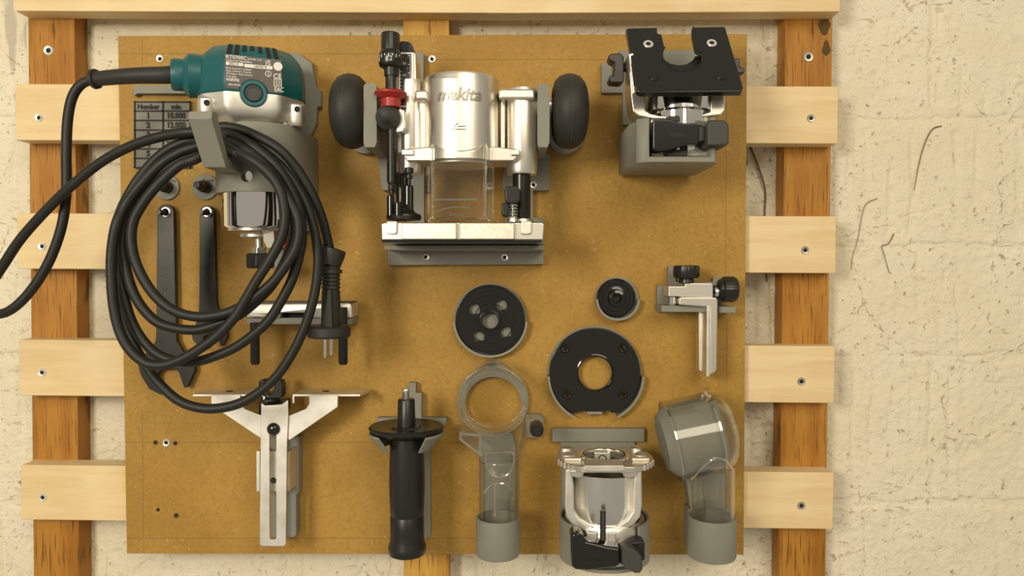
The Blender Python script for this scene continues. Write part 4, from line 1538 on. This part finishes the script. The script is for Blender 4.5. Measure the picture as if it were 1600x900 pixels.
for r_, dq in ((55, ND - 1), (47.5, ND), (51, ND - 22), (55.2, 60)):
    b.ly(770, 627.5, ND, [(r_ - .9, dq - .5), (r_ - .9, dq + .6), (r_ + .3, dq + .6), (r_ + .3, dq - .5)], 64, cp=True)
b.make('ring_lip', 'clear_edge_glint', ro_)
b = B()
b.prism([(715, 655), (722, 673), (753, 676), (798, 674), (820, 660), (823, 672), (822, 692), (812, 716), (812, 724), (752, 724), (752, 718), (716, 688)], 62, 100)
nk = b.make('neck', 'clear', n_, 1.5, seg=3)
b = B()
b.prism([(717, 676), (752, 679), (753, 716), (717, 687)], 96, 100.6, holes=[[(722, 680), (748, 683), (748, 707), (722, 688)]])
b.prism([(758, 706)] + arc(781, 718, 24, -90, -270, 16, 30) + [(804, 706)], 98, 100.8, holes=[[(761, 708)] + arc(781, 718, 21, -90, -270, 16, 27) + [(801, 708)]])
b.make('neck_ribs', 'clear_edge_glint', nk, .3)
b = B()
b.lz(780, k_, [(32, 718), (32, 812), (31, 858), (29, 858), (29.8, 812), (29.8, 718)], 48, cp=True)
tu_ = b.make('tube', 'clear', n_)
b = B()
b.lz(780, k_, [(32.2, 717), (32.2, 719), (30, 719), (30, 717)], 48, cp=True)
b.tube(catmull([U(756, 770, 100), U(764, 760, 108), U(772, 756, 112), U(790, 756, 112), U(800, 764, 106)], 4), .0006, 6)
b.tube([U(773, 756, 112), U(773, 806, 112)], .0006, 6)
b.make('tube_lines', 'clear_edge_glint', tu_)
b = B()
b.bx(820, 655, 836, 678, 70, 90)
b.make('knob_lug', 'clear', n_, 1)
b = B()
b.ly(839, 673, 100, [(9, 84), (10.6, 86), (11, 98), (9.6, 101), (8, 101.5), (7, 101), (0, 101)], 48, lobes=(16, .025))
b.make('knob', 'plastic_black', n_)

# ------------------------------------------------------------------ fixed base in its cup
h_ = thing('fixed_base_holder', 'grey printed cup and bar holding the silver fixed base', 'tool holder', 944, 888, DB)
B().bx(862.5, 670, 1007, 690.5, DB, 50).make('bar', 'pla', h_, .5)
B().prism([(876, 690), (992, 690), (992, 850), (876, 850)], DB, 48).make('back_plate', 'pla', h_, .3)
FD = 92
b = B()
for a0_, a1_ in ((-178, -41), (41, 178)):
    b.lz(944, FD, [(70.5, 805), (70.5, 864), (67, 864), (67, 805)], 40, a0=math.radians(a0_), a1=math.radians(a1_))
b.lz(944, FD, [(70.5, 863), (70.5, 868), (10, 868), (10, 863)], 48, cp=True)
b.make('cup', 'pla', h_)
fb = thing('fixed_attachment', 'silver round-flanged fixed router base with black clamp lever', 'router base', 944, 872, FD)
kf = S(FD)
# flange with its centre opening
FO = U(944, 712, FD)
pts = []
for i in range(72):
    a = 2 * PI * i / 72
    r = 76 * kf
    x, y = r * math.sin(a), -r * math.cos(a)
    y = max(min(y, 62 * kf), -66 * kf)
    pts.append(FO + Vector((x, y, 0)))
hole = [FO + Vector((34 * kf * math.sin(2 * PI * i / 48), -34 * kf * math.cos(2 * PI * i / 48), 0)) for i in range(48)]
fl = B().extr(pts, (0, 0, -.0042), [hole]).make('flange', 'aluminium', fb, .7)
b = B()
b.lathe(FO, (0, 0, 1), [(34 * kf, -.004), (34 * kf, .0012), (36 * kf, .0016), (40 * kf, .0012), (41 * kf, -.001)], 48, cp=True)
b.make('bore_ring', 'chrome', fl)
for sx_ in (-1, 1):
    for yy in (-.004, .016):
        b = B()
        O = FO + Vector((sx_ * 57 * kf, yy, 0))
        b.lathe(O, (0, 0, 1), [(.0055, -.001), (.0052, .0022), (.004, .003), (.0015, .003)], 20)
        b.make('flange_boss', 'satin_aluminium', fl)
    b = B()
    c = FO + Vector((sx_ * 52 * kf, -.0135, 0))
    b.extr([c + Vector((-.006, -.002, 0)), c + Vector((.006, -.002, 0)), c + Vector((.006, .002, 0)), c + Vector((-.006, .002, 0))], (0, 0, .0022))
    b.make('flange_pad', 'satin_aluminium', fl, .5)
    for q in range(5):
        a = sx_ * math.radians(46 + q * 7)
        p_ = FO + Vector((75.6 * kf * math.sin(a), max(-75.6 * kf * math.cos(a), -66 * kf), -.0042))
        n2 = Vector((math.sin(a), -math.cos(a), 0))
        t2 = Vector((n2.y, -n2.x, 0)) * .0011
        b = B()
        b.extr([p_ - t2 - n2 * .002, p_ + t2 - n2 * .002, p_ + t2 + n2 * .0009, p_ - t2 + n2 * .0009], (0, 0, .0040))
        b.make('finger_rib', 'satin_aluminium', fl, .3)
b = B()
b.prism([(914, 727.5), (975, 727.5), (978, 735), (966, 737), (922, 737), (911, 735)], 108, 124)
b.make('front_lip', 'satin_aluminium', fl, .6)
b = B()
b.extr([FO + Vector((-.006, .010, .0)), FO + Vector((.006, .010, .0)), FO + Vector((.006, .010, -.011)), FO + Vector((-.006, .010, -.011))], (0, .004, 0))
lug = b.make('stop_lug', 'satin_aluminium', fb, .8)
B().lathe(FO + Vector((0, .0102, -.005)), (0, -1, 0), [(.0022, 0), (.0026, .0004), (.0032, .0003), (.0032, -.001)], 18).make('lug_hole', 'shade_black', lug)
# barrel (steel sleeve) and the cast frame round it
b = B()
b.lz(944, FD, [(54, 733), (54, 858), (51, 858), (51, 733)], 64, cp=True)
b.make('barrel', 'steel', fb)
b = B()
# frame: two uprights that sweep together under the window
fr_l = [(883, 733), (893, 733), (897, 760), (897, 800), (906, 812), (920, 821), (934, 826), (935, 836), (914, 832), (896, 822), (885, 808), (882, 790)]
fr_r = [(2 * 943 - x, y) for x, y in fr_l]
for o_ in (fr_l, fr_r):
    b.prism(o_, 90, 117, 117)
b.make('frame', 'satin_aluminium', fb, 1.5, seg=3)
b = B()
b.lz(944, FD, [(62, 806), (64.5, 812), (64.5, 861), (56, 861), (56, 806)], 48, cp=True)
b.make('clamp_body', 'aluminium', fb)
b = B()
b.prism([(889, 735), (915, 735), (910, 745), (905, 748), (893, 745)], 98, 118)
b.make('flange_gusset', 'aluminium', fb, .8)
b = B()
b.prism([(999, 735), (970, 735), (975, 745), (981, 748), (995, 745)], 98, 118)
b.make('flange_gusset', 'aluminium', fb, .8)
b = B()
b.lz(942, 122, [(r, y) for q in range(20) for r, y in ((4.8, 797 + q * 2.4), (4.2, 798.2 + q * 2.4))] + [(4, 848)], 16)
b.make('clamp_screw', 'plastic_black', fb)
b = B()
for x0_, x1_ in ((916, 934), (950, 963)):
    b.prism([(x0_, 832), (x1_, 832), (x1_, 850), (x0_, 850)], 112, 122)
b.make('clamp_lug', 'satin_aluminium', fb, .8)
lev = [(892, 838), (896, 833), (905, 832), (912, 838), (916, 846), (930, 849), (948, 854), (962, 856), (970, 857), (971, 882), (962, 887), (945, 889), (920, 892), (900, 891), (893, 886)]
lo_ = B().prism(lev, 118, 133).make('clamp_lever', 'gloss_black', fb, 2.5, seg=3)
flat_text('makita', 926, 877, 7, 133.1, 'plastic_black', lo_, extr=.3, shear=.25)
B().prism([(968, 852), (978, 848), (1004, 845), (1008, 850), (1008, 876), (1000, 880), (970, 884)], 112, 126).make('lever_neck', 'plastic_black', fb, 1.5, seg=3)
B().prism([(972, 858), (977, 855), (990, 858), (1003, 870), (1004.5, 890), (1000, 896.5), (992, 896), (976, 888), (972, 880)], 126, 138).make('lever_tip', 'grey_rubber', fb, 2.2, seg=3)

# ------------------------------------------------------------------ clear elbow in its cup
h_ = thing('elbow_nozzle_holder', 'grey printed plug and cup holding the clear elbow nozzle', 'tool holder', 1111, 869, DB)
ED_ = 88
M0 = U(1047, 689, ED_)
axe = (U(1149, 667, ED_) - M0).normalized()
ke = S(ED_)
b = B()
b.lathe(M0, axe, [(0, -13 * ke), (44 * ke, -13 * ke), (59.5 * ke, 3 * ke), (59.5 * ke, 66 * ke), (50 * ke, 78 * ke), (0, 78 * ke)], 10)
b.make('plug', 'pla', h_, .5)
B().prism([(1040, 640), (1120, 625), (1133, 690), (1133, 800), (1080, 800), (1072, 750), (1050, 735)], DB, 58, 58).make('back_plate', 'pla', h_, .5)
b = B()
b.lz(1112, 84, [(37.5, 806), (37.5, 866), (36, 868.5), (2, 868.5), (2, 864), (34, 864), (34.2, 806)], 56, cp=True)
b.make('cup', 'pla', h_)
B().bx(1076, 796, 1140, 862, DB, 60, 60).make('cup_back', 'pla', h_, .5)
n_ = thing('elbow_nozzle', 'clear plastic elbow nozzle with wide slanted mouth standing in a cup', 'dust nozzle', 1114, 862, 84)
prof = [(63, 0), (63, 66), (61, 76), (55.5, 87), (45, 96), (28, 102), (10, 104)]
inn = [(r - 2.0 if r > 12 else r, h - (0 if h < 60 else 2.2)) for r, h in prof]
b = B()
b.lathe(M0, axe, [(r * ke, h * ke) for r, h in prof] + [(r * ke, h * ke) for r, h in reversed(inn)], 64, cp=True)
el = b.make('mouth', 'clear', n_)
b = B()
b.lathe(M0, axe, [(62.6 * ke, -.5 * ke), (64 * ke, -.5 * ke), (64 * ke, 2 * ke), (62.6 * ke, 2 * ke)], 64, cp=True)
b.lathe(M0, axe, [(62.8 * ke, 66 * ke), (64.6 * ke, 67 * ke), (64.6 * ke, 70 * ke), (62 * ke, 70 * ke)], 64, cp=True)
b.make('mouth_lip', 'clear_edge_glint', el)
b = B()
b.prism([(1100, 612), (1112, 609), (1113, 616), (1101, 618)], 78, 92)
b.make('catch_tab', 'clear', n_, .4)
b = B()
b.lz(1114, 86, [(33, 728), (33, 812), (31.5, 860), (29.8, 860), (31, 812), (31, 728)], 48, cp=True)
tb_ = b.make('tube', 'clear', n_)
b = B()
b.tube(catmull([U(1081, 748, 100), U(1092, 736, 112), U(1106, 723, 118), U(1118, 716, 119), U(1132, 719, 116), U(1145, 733, 104)], 4), .0010, 8)
b.make('joint_bead', 'clear_edge_glint', tb_)

# ------------------------------------------------------------------ root strands hanging on the wall
for pts, r, labl in (([(1471, 197, .5), (1458, 201, 1.2), (1448, 217, 1.6), (1440, 240, 1.2), (1433, 270, .8), (1428, 298, .4)], .0005, 'dark wiry strand curving down the painted brick, level with the upper router bases'),
                     ([(1371, 310, .4), (1353, 319, 1.2), (1346, 340, 1.4), (1341, 370, 1.0), (1332, 402, .8), (1330, 422, .4)], .00032, 'long thin pale brown strand hooked on the brick beside the second slat'),
                     ([(1397, 365, .4), (1388, 381, .8), (1378, 384, 1.), (1382, 400, .8), (1389, 424, .6), (1393, 427, .4)], .0004, 'short forked dark strand at the mortar crease'),
                     ([(1171, 226, .8), (1180, 248, 1.6), (1190, 275, 1.6), (1196, 300, 1.6), (1195, 330, 1.4), (1194, 370, 1.2), (1198, 440, 1)], .0009, 'brown root hanging between the board and the knotty post')):
    b = B()
    cc = catmull([U(x, y, d_) for x, y, d_ in pts], 6)
    b.tube(cc, [r * (1 - .5 * i / len(cc)) for i in range(len(cc))], 7)
    tag(b.make('root_strand', 'root_brown', None), labl, 'root', 'root strands on the wall')
